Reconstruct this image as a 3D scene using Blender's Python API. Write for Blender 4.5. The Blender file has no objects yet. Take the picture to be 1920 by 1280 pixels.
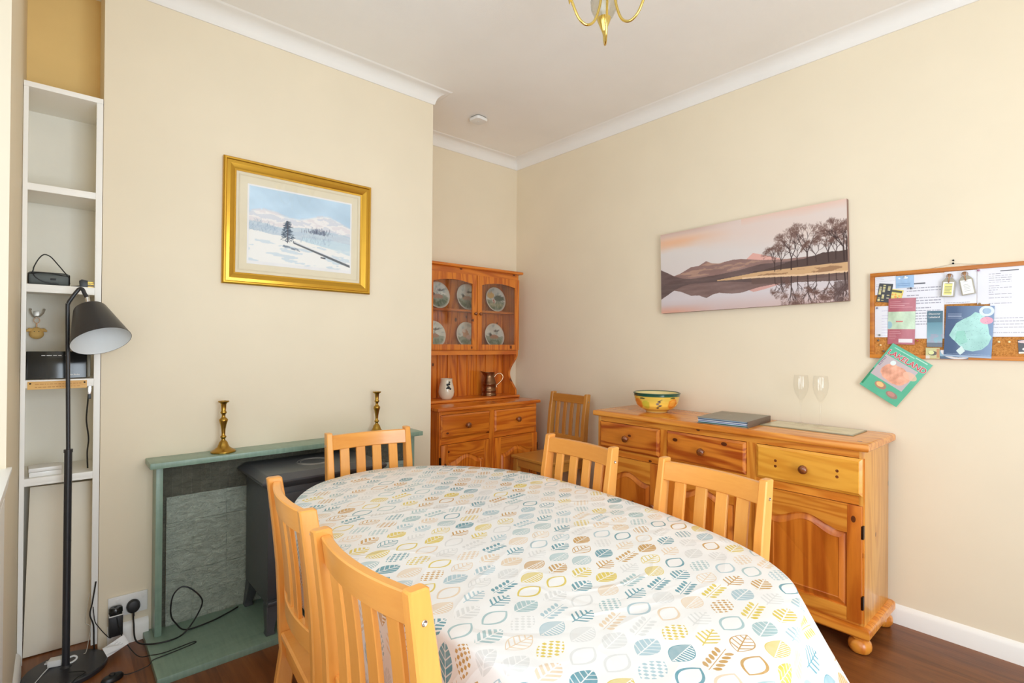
import bpy, bmesh, math, random
import numpy as np
from mathutils import Vector, Matrix

C = bpy.context.scene.collection
PI = math.pi
H = 1.32
XW = 3.041      # right wall
XL = -0.105     # left wall
YB = 2.830      # chimney breast face
YA = 3.406      # back wall of the right alcove
YN = -1.7       # wall behind the camera
ZC = 2.925      # ceiling
XB0, XB1 = 0.148, 1.803   # chimney breast left and right edges

# ------------------------------------------------------------------ camera
def setup_camera():
    y, p, r = math.radians(41.3424), math.radians(0.305), math.radians(0.4155)
    f = Vector((math.sin(y)*math.cos(p), math.cos(y)*math.cos(p), math.sin(p)))
    rt = Vector((math.cos(y), -math.sin(y), 0)); up = rt.cross(f)
    c, s = math.cos(r), math.sin(r)
    R = c*rt + s*up; U = -s*rt + c*up
    cam = bpy.data.cameras.new('camera'); o = bpy.data.objects.new('camera', cam); C.objects.link(o)
    cam.sensor_width = 36; cam.sensor_fit = 'HORIZONTAL'; cam.lens = 973.266/1920*36
    cam.clip_start = 0.02
    o.matrix_world = Matrix(((R.x, U.x, -f.x, 0), (R.y, U.y, -f.y, 0), (R.z, U.z, -f.z, H), (0, 0, 0, 1)))
    bpy.context.scene.camera = o
setup_camera()

# ------------------------------------------------------------------ light
sc = bpy.context.scene
sc.view_settings.view_transform = 'Standard'; sc.view_settings.look = 'None'
sc.view_settings.gamma = 1.0; sc.view_settings.use_curve_mapping = False
sc.view_settings.exposure = -0.21
sc.cycles.diffuse_bounces = 9; sc.cycles.max_bounces = 16; sc.cycles.transparent_max_bounces = 16
w = bpy.data.worlds.new('world'); sc.world = w; w.use_nodes = True
w.node_tree.nodes['Background'].inputs[0].default_value = (0.80, 0.90, 1.0, 1)
w.node_tree.nodes['Background'].inputs[1].default_value = 1.6
def area(name, loc, rot, sx, sy, power, col=(1, 1, 1), spread=PI):
    l = bpy.data.lights.new(name, 'AREA'); l.shape = 'RECTANGLE'; l.size = sx; l.size_y = sy
    l.energy = power; l.color = col; l.spread = spread
    o = bpy.data.objects.new(name, l); C.objects.link(o); o.location = loc; o.rotation_euler = rot
    return o
# daylight through the window in the left wall and added fill from an unseen opening behind the camera
area('left_window_daylight', (-0.55, 0.30, 1.70), (0, -PI/2, 0), 1.45, 2.0, 17, (0.81, 0.91, 1.0), 2.3)
area('rear_fill_light', (0.75, YN-0.12, 1.22), (PI/2, 0, 0), 1.4, 2.2, 98, (0.81, 0.915, 1.0))

# ------------------------------------------------------------------ node helper
def srgb(r, g, b):
    f = lambda c: (c/12.92 if c <= 0.04045 else ((c+0.055)/1.055)**2.4)
    return (f(r/255), f(g/255), f(b/255), 1)
class X:
    """tiny expression wrapper over shader math nodes"""
    def __init__(s, nt, sock): s.nt, s.s = nt, sock
    def _m(s, op, *a):
        n = s.nt.nodes.new('ShaderNodeMath'); n.operation = op
        for i, v in enumerate((s,)+a):
            if isinstance(v, X): s.nt.links.new(v.s, n.inputs[i])
            else: n.inputs[i].default_value = v
        return X(s.nt, n.outputs[0])
    def __add__(s, o): return s._m('ADD', o)
    __radd__ = __add__
    def __sub__(s, o): return s._m('SUBTRACT', o)
    def __rsub__(s, o): return (s*-1.0)+o
    def __mul__(s, o): return s._m('MULTIPLY', o)
    __rmul__ = __mul__
    def __truediv__(s, o): return s._m('DIVIDE', o)
    def __gt__(s, o): return s._m('GREATER_THAN', o)
    def __lt__(s, o): return s._m('LESS_THAN', o)
    def sin(s): return s._m('SINE')
    def abs(s): return s._m('ABSOLUTE')
    def floor(s): return s._m('FLOOR')
    def fract(s): return s._m('FRACT')
    def mod(s, o): return s._m('FLOORED_MODULO', o)
    def max(s, o): return s._m('MAXIMUM', o)
    def min(s, o): return s._m('MINIMUM', o)
class NT:
    def __init__(s, name):
        s.m = bpy.data.materials.new(name); s.m.use_nodes = True
        s.nt = s.m.node_tree; s.b = s.nt.nodes['Principled BSDF']
    def n(s, t, **k):
        n = s.nt.nodes.new(t)
        for a, v in k.items(): setattr(n, a, v)
        return n
    def l(s, a, b): s.nt.links.new(a.s if isinstance(a, X) else a, b)
    def mix(s, fac, a, b, blend='MIX'):
        n = s.n('ShaderNodeMix'); n.data_type = 'RGBA'; n.blend_type = blend
        for v, i in ((fac, n.inputs[0]), (a, n.inputs[6]), (b, n.inputs[7])):
            if isinstance(v, X): s.l(v, i)
            elif isinstance(v, bpy.types.NodeSocket): s.l(v, i)
            else: i.default_value = v
        return n.outputs[2]
    def coord(s, scale=(1, 1, 1), rot=(0, 0, 0), loc=(0, 0, 0), kind='Object', rnd=False):
        t = s.n('ShaderNodeTexCoord'); m = s.n('ShaderNodeMapping')
        m.inputs['Scale'].default_value = scale; m.inputs['Rotation'].default_value = rot; m.inputs['Location'].default_value = loc
        s.l(t.outputs[kind], m.inputs[0])
        if rnd:
            oi = s.n('ShaderNodeObjectInfo'); c = s.n('ShaderNodeCombineXYZ')
            for i, k in enumerate((7.3, 11.7, 5.1)):
                s.l(X(s.nt, oi.outputs['Random'])*k, c.inputs[i])
            s.l(c.outputs[0], m.inputs['Location'])
        return m.outputs[0]
    def noise(s, vec, scale, detail=3, rough=0.5, dist=0):
        n = s.n('ShaderNodeTexNoise'); n.inputs['Scale'].default_value = scale
        n.inputs['Detail'].default_value = detail; n.inputs['Roughness'].default_value = rough
        n.inputs['Distortion'].default_value = dist
        s.l(vec, n.inputs['Vector']); return X(s.nt, n.outputs[0])
    def bump(s, h, strength=0.2, dist=0.002):
        b = s.n('ShaderNodeBump'); b.inputs['Strength'].default_value = strength; b.inputs['Distance'].default_value = dist
        s.l(h, b.inputs['Height']); s.l(b.outputs[0], s.b.inputs['Normal'])
    def set(s, **k):
        for a, v in k.items():
            i = s.b.inputs[a.replace('_', ' ')]
            if isinstance(v, (X, bpy.types.NodeSocket)): s.l(v, i)
            else: i.default_value = v
        return s.m
    def ramp(s, fac, stops):
        r = s.n('ShaderNodeValToRGB'); e = r.color_ramp.elements
        while len(e) < len(stops): e.new(0.5)
        for el, (p, c) in zip(e, stops): el.position = p; el.color = c
        s.l(fac, r.inputs[0]); return r.outputs[0]

def paint_mat(name, col, rough=0.6, bump=0.06, scale=90, var=0.03, spec=0.3):
    t = NT(name); v = t.coord()
    n = t.noise(v, 3.0, 4)
    c2 = tuple(x*(1-var*2) for x in col[:3])+(1,)
    t.set(Base_Color=t.mix(n, c2, tuple(min(1, x*(1+var)) for x in col[:3])+(1,)), Roughness=rough, Specular_IOR_Level=spec)
    if bump: t.bump(t.noise(v, scale, 3), bump, 0.002)
    return t.m
def plain(name, col, rough=0.5, metal=0.0, spec=0.5, **k):
    t = NT(name); v = t.coord(); n = t.noise(v, 14, 3)
    c2 = tuple(x*0.90 for x in col[:3])+(1,)
    t.set(Base_Color=t.mix(n, c2, col), Roughness=rough, Metallic=metal, Specular_IOR_Level=spec, **k)
    return t.m
def wood(name, light, dark, axis, rough=0.35, knots=None, ring=14.0, contrast=1.0, coat=0.0, streak=0.60, flat=1):
    """grain along axis 0/1/2 of the part"""
    t = NT(name)
    sc3 = [1.0, 1.0, 1.0]; sc3[axis] = 0.085
    v = t.coord(scale=tuple(sc3), rnd=True)
    big = t.noise(v, ring*0.5, 3, 0.5, 0.6)
    rings = ((big*ring*4.2).sin()*0.5+0.5); rings = rings*rings*(1.6-rings*0.6)
    fine = t.noise(v, 120, 4, 0.6)
    f = rings*streak*contrast + fine*0.45 + t.noise(v, 5, 2)*0.45
    f = (f-0.25)
    col = t.mix(f._m('SMOOTH_MIN', 1.0, 0.1).max(0.0), light, dark)
    # tone of the single board differs from piece to piece
    oi = t.n('ShaderNodeObjectInfo')
    tone = X(t.nt, oi.outputs['Random'])
    hs = t.n('ShaderNodeHueSaturation'); t.l(col, hs.inputs['Color'])
    t.l(tone*0.16+0.92, hs.inputs['Value'])
    col = hs.outputs[0]
    if knots:
        sk = [1.0, 1.0, 1.0]; sk[axis] = 0.62; sk[flat] = 0.02
        vk = t.coord(scale=tuple(sk), rnd=True)
        sxyz = t.n('ShaderNodeSeparateXYZ'); t.l(vk, sxyz.inputs[0]); cxyz = t.n('ShaderNodeCombineXYZ')
        keep = [i for i in range(3) if i != flat]
        for q in range(2): t.l(sxyz.outputs[keep[q]], cxyz.inputs[q])
        vo = t.n('ShaderNodeTexVoronoi'); vo.voronoi_dimensions = '2D'; vo.inputs['Scale'].default_value = 6.0; t.l(cxyz.outputs[0], vo.inputs['Vector'])
        d = X(t.nt, vo.outputs['Distance'])
        sep = t.n('ShaderNodeSeparateColor'); t.l(vo.outputs['Color'], sep.inputs[0])
        rr = X(t.nt, sep.outputs[0]); pick = rr > 0.50
        halo = (1.0-(d/(0.16)))
        halo = halo.max(0.0)*pick
        col = t.mix(halo*0.55, col, dark)
        core = (d < (rr*0.050+0.012))*pick
        col = t.mix(core*0.88, col, knots)
    t.set(Base_Color=col, Roughness=rough, Coat_Weight=coat, Coat_Roughness=0.12)
    t.bump(fine, 0.08, 0.001)
    return t.m
def glass_mat(name, tint=(1, 1, 1, 1), gloss=0.08, rough=0.02, edge=0.5):
    m = bpy.data.materials.new(name); m.use_nodes = True; nt = m.node_tree; nt.nodes.clear()
    o = nt.nodes.new('ShaderNodeOutputMaterial'); mx = nt.nodes.new('ShaderNodeMixShader')
    tr = nt.nodes.new('ShaderNodeBsdfTransparent'); gl = nt.nodes.new('ShaderNodeBsdfGlossy')
    tr.inputs[0].default_value = tint; gl.inputs['Roughness'].default_value = rough
    lw = nt.nodes.new('ShaderNodeLayerWeight'); lw.inputs[0].default_value = 0.5
    fr = nt.nodes.new('ShaderNodeMath'); fr.operation = 'POWER'; fr.inputs[1].default_value = 4.0; nt.links.new(lw.outputs['Facing'], fr.inputs[0])
    ad = nt.nodes.new('ShaderNodeMath'); ad.operation = 'MULTIPLY_ADD'; ad.inputs[1].default_value = edge; ad.inputs[2].default_value = 0.015+gloss*0.12
    nt.links.new(fr.outputs[0], ad.inputs[0]); nt.links.new(ad.outputs[0], mx.inputs[0])
    nt.links.new(tr.outputs[0], mx.inputs[1]); nt.links.new(gl.outputs[0], mx.inputs[2]); nt.links.new(mx.outputs[0], o.inputs[0])
    return m
def vcol_mat(name, rough=0.5, coat=0.0, bump=0):
    t = NT(name); a = t.n('ShaderNodeAttribute'); a.attribute_name = 'print'
    t.set(Base_Color=a.outputs['Color'], Roughness=rough, Coat_Weight=coat, Coat_Roughness=0.1)
    if bump: t.bump(t.noise(t.coord(), 900, 2), bump, 0.0006)
    return t.m

M = {}
M['wall'] = paint_mat('cream_wall_paint', srgb(234, 222, 198), 0.55, 0.05, 60)
M['bounce_wall'] = paint_mat('bounce_tinted_paint', srgb(240, 208, 140), 0.6, 0.15, 30, 0.08)  # golden tint of bounced light put into the wall colour
M['ceiling'] = paint_mat('ceiling_paint', srgb(246, 244, 240), 0.8, 0.35, 160)
M['white'] = paint_mat('white_gloss_paint', srgb(248, 247, 243), 0.35, 0.05, 30)
M['white_rough'] = paint_mat('old_white_paint', srgb(242, 240, 230), 0.6, 0.5, 18, 0.05)
M['panel'] = paint_mat('cream_board_paint', srgb(246, 238, 220), 0.4, 0.05, 12, 0.04)
M['coving'] = paint_mat('coving_paint', srgb(240, 238, 234), 0.6, 0.03, 30)
PL, PD, PK = srgb(236, 160, 62), srgb(196, 106, 26), srgb(64, 24, 8)
M['pine_x'] = wood('honey_pine_x', PL, PD, 0, 0.3, PK, coat=0.35)
M['pine_y'] = wood('honey_pine_y', PL, PD, 1, 0.3, PK, coat=0.35)
M['pine_z'] = wood('honey_pine_z', PL, PD, 2, 0.3, PK, coat=0.35)
M['pine_dark_x'] = wood('dark_figured_pine_x', srgb(232, 144, 50), srgb(160, 62, 12), 0, 0.3, PK, ring=11, contrast=1.15, coat=0.35)
M['pine_pale_x'] = wood('pale_pine_x', srgb(236, 172, 66), srgb(214, 140, 42), 0, 0.3, None, coat=0.35)
DL, DD = srgb(228, 136, 40), srgb(180, 82, 18)
M['door_z'] = wood('orange_pine_door', srgb(224, 132, 42), srgb(170, 78, 16), 2, 0.3, PK, coat=0.35, ring=10)
M['pine_top'] = wood('honey_pine_top', PL, PD, 0, 0.25, PK, coat=0.4, flat=2)
M['pine_side'] = wood('honey_pine_side', srgb(238, 176, 84), srgb(208, 134, 44), 2, 0.3, PK, coat=0.35, flat=0)
M['red_top'] = wood('orange_pine_top', DL, DD, 0, 0.25, PK, coat=0.4, flat=2)
M['red_x'] = wood('orange_pine_x', DL, DD, 0, 0.28, PK, coat=0.4)
M['red_y'] = wood('orange_pine_y', DL, DD, 1, 0.28, PK, coat=0.4)
M['red_z'] = wood('orange_pine_z', DL, DD, 2, 0.28, PK, coat=0.4)
CL, CD = srgb(240, 170, 82), srgb(214, 132, 50)
for i, a in enumerate('xyz'):
    M['beech_'+a] = wood('honey_beech_'+a, CL, CD, i, 0.32, None, ring=5, contrast=0.6, coat=0.25)
OL, OD = srgb(206, 146, 66), srgb(170, 108, 40)
for i, a in enumerate('xyz'):
    M['oak_'+a] = wood('aged_oak_'+a, OL, OD, i, 0.35, None, ring=6, contrast=0.8, coat=0.2)
M['knob'] = wood('dark_knob_wood', srgb(150, 84, 40), srgb(92, 44, 18), 1, 0.22, None, coat=0.5)
M['brass'] = plain('aged_brass', srgb(176, 138, 62), 0.28, 1.0)
M['bright_brass'] = plain('polished_brass', srgb(232, 204, 116), 0.16, 1.0)
M['chrome'] = plain('chrome', srgb(220, 220, 220), 0.15, 1.0)
M['black_metal'] = plain('satin_black_metal', srgb(46, 46, 50), 0.32, 0.0)
M['shade_white'] = plain('matt_white_enamel', srgb(228, 232, 234), 0.5)
M['iron'] = paint_mat('black_stove_iron', srgb(74, 76, 80), 0.36, 0.2, 120, 0.08, 0.6)
M['iron_hole'] = plain('dark_recess', srgb(16, 15, 15), 0.8)
M['black_plastic'] = plain('black_plastic', srgb(26, 26, 27), 0.4)
M['gloss_black'] = plain('glossy_black_plastic', srgb(30, 31, 30), 0.12)
M['grey_plastic'] = plain('grey_speaker_cloth', srgb(98, 104, 104), 0.7)
M['white_plastic'] = plain('white_plastic', srgb(238, 238, 236), 0.3)
M['paper'] = plain('white_paper', srgb(240, 240, 242), 0.6)
M['glass'] = glass_mat('clear_glass')
M['crystal'] = glass_mat('thin_crystal', (0.993, 0.993, 0.99, 1), 0.12, 0.02, 0.28)
M['pane'] = glass_mat('cabinet_pane', (0.95, 0.95, 0.95, 1), 0.45, 0.05)
M['silver'] = plain('grey_binder_cover', srgb(150, 142, 128), 0.45)
M['pewter'] = plain('old_copper_pewter', srgb(140, 104, 76), 0.3, 1.0)
M['cream_china'] = plain('cream_china', srgb(232, 222, 200), 0.2, 0, 0.5, Coat_Weight=0.5)
M['plush'] = paint_mat('tan_plush', srgb(242, 198, 122), 0.95, 0.8, 160, 0.15)
M['ink'] = plain('black_ink', srgb(30, 32, 36), 0.6)
M['red_ink'] = plain('red_lettering', srgb(216, 66, 82), 0.5)
M['white_ink'] = plain('white_lettering', srgb(240, 240, 240), 0.5)
M['orange_wood'] = wood('board_frame_pine', srgb(208, 132, 40), srgb(176, 98, 24), 0, 0.4, None)
M['lamp_glass'] = glass_mat('frosted_shade_glass', (0.93, 0.92, 0.88, 1), 0.4, 0.3)

def slate_mat():
    t = NT('green_slate'); v = t.coord(scale=(1, 2.2, 2.2))
    n = t.noise(v, 4, 5, 0.6, 1.2); s = t.noise(t.coord(scale=(12, 1.5, 1)), 6, 4, 0.6, 0.5)
    c = t.mix(n*0.6+s*0.5-0.1, srgb(96, 126, 110), srgb(158, 182, 164))
    t.set(Base_Color=c, Roughness=0.3, Specular_IOR_Level=0.5); t.bump(s, 0.1, 0.001); return t.m
M['slate'] = slate_mat()
def tile_mat(name, a, b, bw, bh, rough, offset=0.5, bump=0.9):
    t = NT(name); v = t.coord(rot=(PI/2, 0, 0))
    br = t.n('ShaderNodeTexBrick'); br.inputs['Scale'].default_value = 1
    br.inputs['Brick Width'].default_value = bw; br.inputs['Row Height'].default_value = bh
    br.inputs['Mortar Size'].default_value = 0.0012; br.inputs['Mortar Smooth'].default_value = 0.4; br.offset = offset
    br.inputs['Color1'].default_value = a; br.inputs['Color2'].default_value = b
    br.inputs['Mortar'].default_value = tuple(min(1, x*1.25+0.06) for x in b[:3])+(1,)
    t.l(v, br.inputs['Vector'])
    n = t.noise(t.coord(scale=(1, 1, 1.8), rot=(0, 0.35, 0)), 26, 8, 0.68, 1.0); n2 = t.noise(t.coord(), 160, 3)
    c = t.mix(((n-0.36)*2.6).max(0.0).min(1.0), tuple(x*0.60 for x in a[:3])+(1,), br.outputs[0])
    c = t.mix(n2*0.35, c, tuple(min(1, x*1.35) for x in a[:3])+(1,))
    t.set(Base_Color=c, Roughness=rough)
    t.bump(n*1.2+n2*0.35+X(t.nt, br.outputs['Fac'])*-0.2, bump, 0.016); return t.m
M['tile_light'] = tile_mat('riven_slate_block', srgb(196, 208, 194), srgb(212, 222, 208), 0.19, 0.115, 0.7)
M['tile_dark'] = tile_mat('dark_riven_slate_tile', srgb(112, 112, 98), srgb(134, 134, 118), 0.038, 5.0, 0.55, 0.0, 0.8)

def floor_mat():
    t = NT('walnut_laminate'); v = t.coord(rot=(0, 0, PI/2))
    br = t.n('ShaderNodeTexBrick'); br.inputs['Scale'].default_value = 1
    br.inputs['Brick Width'].default_value = 1.2; br.inputs['Row Height'].default_value = 0.125
    br.inputs['Mortar Size'].default_value = 0.0007; br.offset = 0.37
    br.inputs['Color1'].default_value = (0.25, 0.25, 0.25, 1); br.inputs['Color2'].default_value = (0.8, 0.8, 0.8, 1)
    br.inputs['Mortar'].default_value = (0.2, 0.2, 0.2, 1)
    t.l(v, br.inputs['Vector'])
    vv = t.coord(scale=(1, 0.07, 1))
    n = t.noise(vv, 16, 5, 0.6, 1.5); n2 = t.noise(vv, 70, 3)
    sep = t.n('ShaderNodeSeparateColor'); t.l(br.outputs[0], sep.inputs[0])
    f = X(t.nt, sep.outputs[0])*0.35+n*0.75+n2*0.3-0.35
    c = t.ramp(f, [(0, srgb(72, 38, 18)), (0.5, srgb(138, 84, 44)), (1, srgb(188, 128, 78))])
    t.set(Base_Color=c, Roughness=0.32, Specular_IOR_Level=0.45); t.bump(n2, 0.05, 0.001); return t.m
M['floor'] = floor_mat()

def cloth_mat():
    t = NT('leaf_print_cloth')
    uv = t.n('ShaderNodeUVMap'); sx = t.n('ShaderNodeSeparateXYZ'); t.l(uv.outputs[0], sx.inputs[0])
    # slight wobble keeps the print from looking machine ruled
    wn = t.noise(uv.outputs[0], 2.0, 1)
    U0 = X(t.nt, sx.outputs[0])+wn*0.03; V0 = X(t.nt, sx.outputs[1])+wn*0.02
    cw, ch = 0.084, 0.050
    a = math.radians(-4)
    U = U0*math.cos(a)+V0*math.sin(a); V = V0*math.cos(a)-U0*math.sin(a)
    row = (V/ch).floor(); off = row*0.41
    up = U/cw+off; col = up.floor()
    fu = up.fract()-0.5; fv = (V/ch).fract()-0.5
    cid = t.n('ShaderNodeCombineXYZ'); t.l(col, cid.inputs[0]); t.l(row, cid.inputs[1])
    wnz = t.n('ShaderNodeTexWhiteNoise'); wnz.noise_dimensions = '3D'; t.l(cid.outputs[0], wnz.inputs[0])
    sp = t.n('ShaderNodeSeparateColor'); t.l(wnz.outputs['Color'], sp.inputs[0])
    r1, r2, r3 = (X(t.nt, sp.outputs[i]) for i in range(3))
    # diagonal type sequence like the woven repeat, spread by the random value
    k = (r1*7.999).floor()
    ang = (r3-0.5)*0.22+0.20
    x = (fu*cw); y = (fv*ch)
    xr = x+y*ang; yr = y-x*ang
    u = xr/0.0385; v = yr/0.0215
    u2 = u*u
    av = v.abs()
    s = (1.0-u2*1.0)-av-(u2*0.10)
    s = s+((1.0-u2).max(0.0)*0.10)
    ins = s > 0.0
    her = ((u-av*0.42)*17.0).sin()
    mid = av < 0.055
    vein = her > 0.72
    solid = ins*(1.0-mid)*(1.0-(her > 0.80)*0.75)
    stripe = ins*(her > -0.25)*(av > 0.07)
    ring = ins*(s < 0.26)
    thin = ins*((her > 0.35).max(mid))*(s > 0.03)
    outl = ins*((s < 0.11).max(vein).max(mid))
    dots = ins*(((u*15.0).sin()*((v*8.5)+(u*3.0)).sin()) > 0.12)
    w_ = ((u-av*0.35)*2.6).fract()-0.5
    lf = (w_*w_*5.2)+((av-0.5)*(av-0.5)*7.5)
    sprig = (((lf < 0.75)*(u.abs() < 0.92)*(av < 0.95)).max((av < 0.035)*(u.abs() < 1.1)))
    half = ins*((v > 0.05)*0.75+(v < -0.04)*(((u*34.0).sin() > -0.1))).min(1.0).max(ins*(s < 0.08))
    masks = [solid, thin, stripe, ring, sprig, half, outl, dots]
    m = None
    for i, mm in enumerate(masks):
        sel = ((k-float(i)).abs() < 0.5)*mm
        m = sel if m is None else m+sel
    k2 = (r2*6.999).floor()
    teal, sky, must, ochre = srgb(84, 148, 164), srgb(166, 194, 204), srgb(218, 194, 70), srgb(196, 150, 72)
    pale, tan, sage = srgb(216, 217, 216), srgb(226, 204, 176), srgb(160, 190, 194)
    cols = [teal, must, pale, sage, tan, ochre, sky]
    cc = t.mix(0.0, cols[0], cols[0])
    for i in range(1, 7):
        cc = t.mix((k2-float(i)).abs() < 0.5, cc, cols[i])
    # watery ink: uneven density
    dens = t.noise(uv.outputs[0], 60, 3)*0.35+0.74
    cr = t.noise(uv.outputs[0], 2.2, 2, 0.5, 1.5)
    base = t.mix(m.min(1.0)*dens, srgb(236, 236, 235), cc)
    # large faint grey shadow leaves printed under the main row
    wv = t.noise(uv.outputs[0], 1400, 1)
    t.set(Base_Color=base, Roughness=0.42, Specular_IOR_Level=0.45, Coat_Weight=0.12, Coat_Roughness=0.25)
    big = t.noise(uv.outputs[0], 5, 3)
    crease = (1.0-((cr-0.5).abs()*22.0)).max(0.0)
    t.bump(big*0.9+crease*0.16+wv*0.01, 0.6, 0.014)
    return t.m
M['cloth'] = cloth_mat()

# ------------------------------------------------------------------ mesh helpers
def box(bm, x0, x1, y0, y1, z0, z1, bev=0.0, mat=None, seg=2):
    vs = [bm.verts.new((x, y, z)) for x in (x0, x1) for y in (y0, y1) for z in (z0, z1)]
    q = [(0, 1, 3, 2), (4, 6, 7, 5), (0, 4, 5, 1), (2, 3, 7, 6), (0, 2, 6, 4), (1, 5, 7, 3)]
    fs = [bm.faces.new([vs[i] for i in f]) for f in q]
    if mat is not None:
        for v in vs: v.co = mat @ v.co
    if bev > 0:
        es = list({e for f in fs for e in f.edges})
        bmesh.ops.bevel(bm, geom=es, offset=bev, segments=seg, affect='EDGES', profile=0.6)
    return bm
def prism(bm, pts, a, b, plane='xz', bev=0.0):
    def P(p, d):
        return {'xz': (p[0], d, p[1]), 'xy': (p[0], p[1], d), 'yz': (d, p[0], p[1])}[plane]
    A = [bm.verts.new(P(p, a)) for p in pts]; B = [bm.verts.new(P(p, b)) for p in pts]
    f0 = bm.faces.new(A); f1 = bm.faces.new(B[::-1]); n = len(pts)
    for i in range(n): bm.faces.new((A[i], B[i], B[(i+1) % n], A[(i+1) % n]))
    if bev > 0:
        es = list({e for f in (f0, f1) for e in f.edges})
        bmesh.ops.bevel(bm, geom=es, offset=bev, segments=2, affect='EDGES', profile=0.6)
    return bm
def loft(bm, loops, closed=True, caps=True):
    """loops: list of equally long point lists"""
    L = [[bm.verts.new(p) for p in lp] for lp in loops]
    n = len(L[0])
    for i in range(len(L)-1):
        for j in range(n if closed else n-1):
            k = (j+1) % n
            bm.faces.new((L[i][j], L[i][k], L[i+1][k], L[i+1][j]))
    if caps: bm.faces.new(L[0][::-1]); bm.faces.new(L[-1])
    return bm
def tube(bm, pts, r, seg=10, caps=True, closed=False):
    P = [Vector(p) for p in pts]; n = len(P)
    rr = r if isinstance(r, (list, tuple)) else [r]*n
    t0 = (P[1]-P[0]).normalized(); up = Vector((0, 0, 1)) if abs(t0.z) < 0.9 else Vector((1, 0, 0))
    nrm = (up-t0*up.dot(t0)).normalized(); rings = []
    for i in range(n):
        if closed: t = (P[(i+1) % n]-P[i-1]).normalized()
        else: t = (P[min(i+1, n-1)]-P[max(i-1, 0)]).normalized()
        nrm = (nrm-t*nrm.dot(t)).normalized(); b = t.cross(nrm)
        rings.append([P[i]+(nrm*math.cos(a)+b*math.sin(a))*rr[i] for a in [2*PI*k/seg for k in range(seg)]])
    if closed:
        rings.append(rings[0]); return loft(bm, rings, True, False)
    return loft(bm, rings, True, caps)
def smooth_path(pts, n=8):
    """Catmull-Rom through the points"""
    P = [Vector(p) for p in pts]; P = [P[0]*2-P[1]]+P+[P[-1]*2-P[-2]]; out = []
    for i in range(1, len(P)-2):
        for k in range(n):
            t = k/n; a, b, c, d = P[i-1], P[i], P[i+1], P[i+2]
            out.append(0.5*((2*b)+(c-a)*t+(2*a-5*b+4*c-d)*t*t+(3*b-a-3*c+d)*t**3))
    out.append(P[-2]); return out
def lathe(bm, prof, seg=32, mat=None, caps=True):
    loops = [[(r*math.cos(2*PI*k/seg), r*math.sin(2*PI*k/seg), z) for k in range(seg)] for r, z in prof]
    if mat is not None: loops = [[mat @ Vector(p) for p in lp] for lp in loops]
    return loft(bm, loops, True, caps)
def obj(name, bm, mat, parent=None, label=None, angle=38, smooth=True):
    me = bpy.data.meshes.new(name)
    if isinstance(bm, bmesh.types.BMesh):
        bmesh.ops.recalc_face_normals(bm, faces=bm.faces[:]); bm.to_mesh(me); bm.free()
    else: me = bm
    if mat is not None:
        me.materials.clear(); me.materials.append(mat)
    if smooth:
        for p in me.polygons: p.use_smooth = True
        me.set_sharp_from_angle(angle=math.radians(angle))
    o = bpy.data.objects.new(name, me); C.objects.link(o)
    if parent is not None: o.parent = parent
    if label: o['label'] = label
    return o
def B(): return bmesh.new()
def thing(name, label, cat, loc=(0, 0, 0), rz=0.0, group=None, rot=None):
    o = bpy.data.objects.new(name, None); C.objects.link(o); o.empty_display_size = 0.05
    o.location = loc; o.rotation_euler = rot if rot else (0, 0, rz)
    o['label'] = label; o['category'] = cat
    if group: o['group'] = group
    return o
def tag(o, label, cat, group=None):
    o['label'] = label; o['category'] = cat
    if group: o['group'] = group
    return o
def struct(name, bm, mat, parent=None, **k):
    o = obj(name, bm, mat, parent, **k); o['kind'] = 'structure'; return o
def copy_tree(o, parent=None):
    c = o.copy(); C.objects.link(c)
    if parent is not None: c.parent = parent
    for ch in [x for x in C.objects if x.parent == o]: copy_tree(ch, c)
    return c
def text(string, size, mat, parent, mtx, name='lettering', bold=0.0, align='LEFT', depth=0.0002):
    cu = bpy.data.curves.new('text', 'FONT'); cu.body = string; cu.size = size; cu.extrude = depth; cu.offset = bold
    cu.align_x = align; cu.resolution_u = 3
    to = bpy.data.objects.new('text', cu); C.objects.link(to)
    bpy.context.view_layer.update()
    me = bpy.data.meshes.new_from_object(to.evaluated_get(bpy.context.evaluated_depsgraph_get()))
    bpy.data.objects.remove(to); bpy.data.curves.remove(cu)
    me.name = name; me.materials.clear(); me.materials.append(mat)
    o = bpy.data.objects.new(name, me); C.objects.link(o); o.parent = parent; o.matrix_local = mtx
    return o
def TM(x, y, z, tilt=0.0):
    """text on a sheet whose front faces local -y"""
    return Matrix.Translation((x, y, z)) @ Matrix.Rotation(PI/2, 4, 'X') @ Matrix.Rotation(tilt, 4, 'Z')

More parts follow.
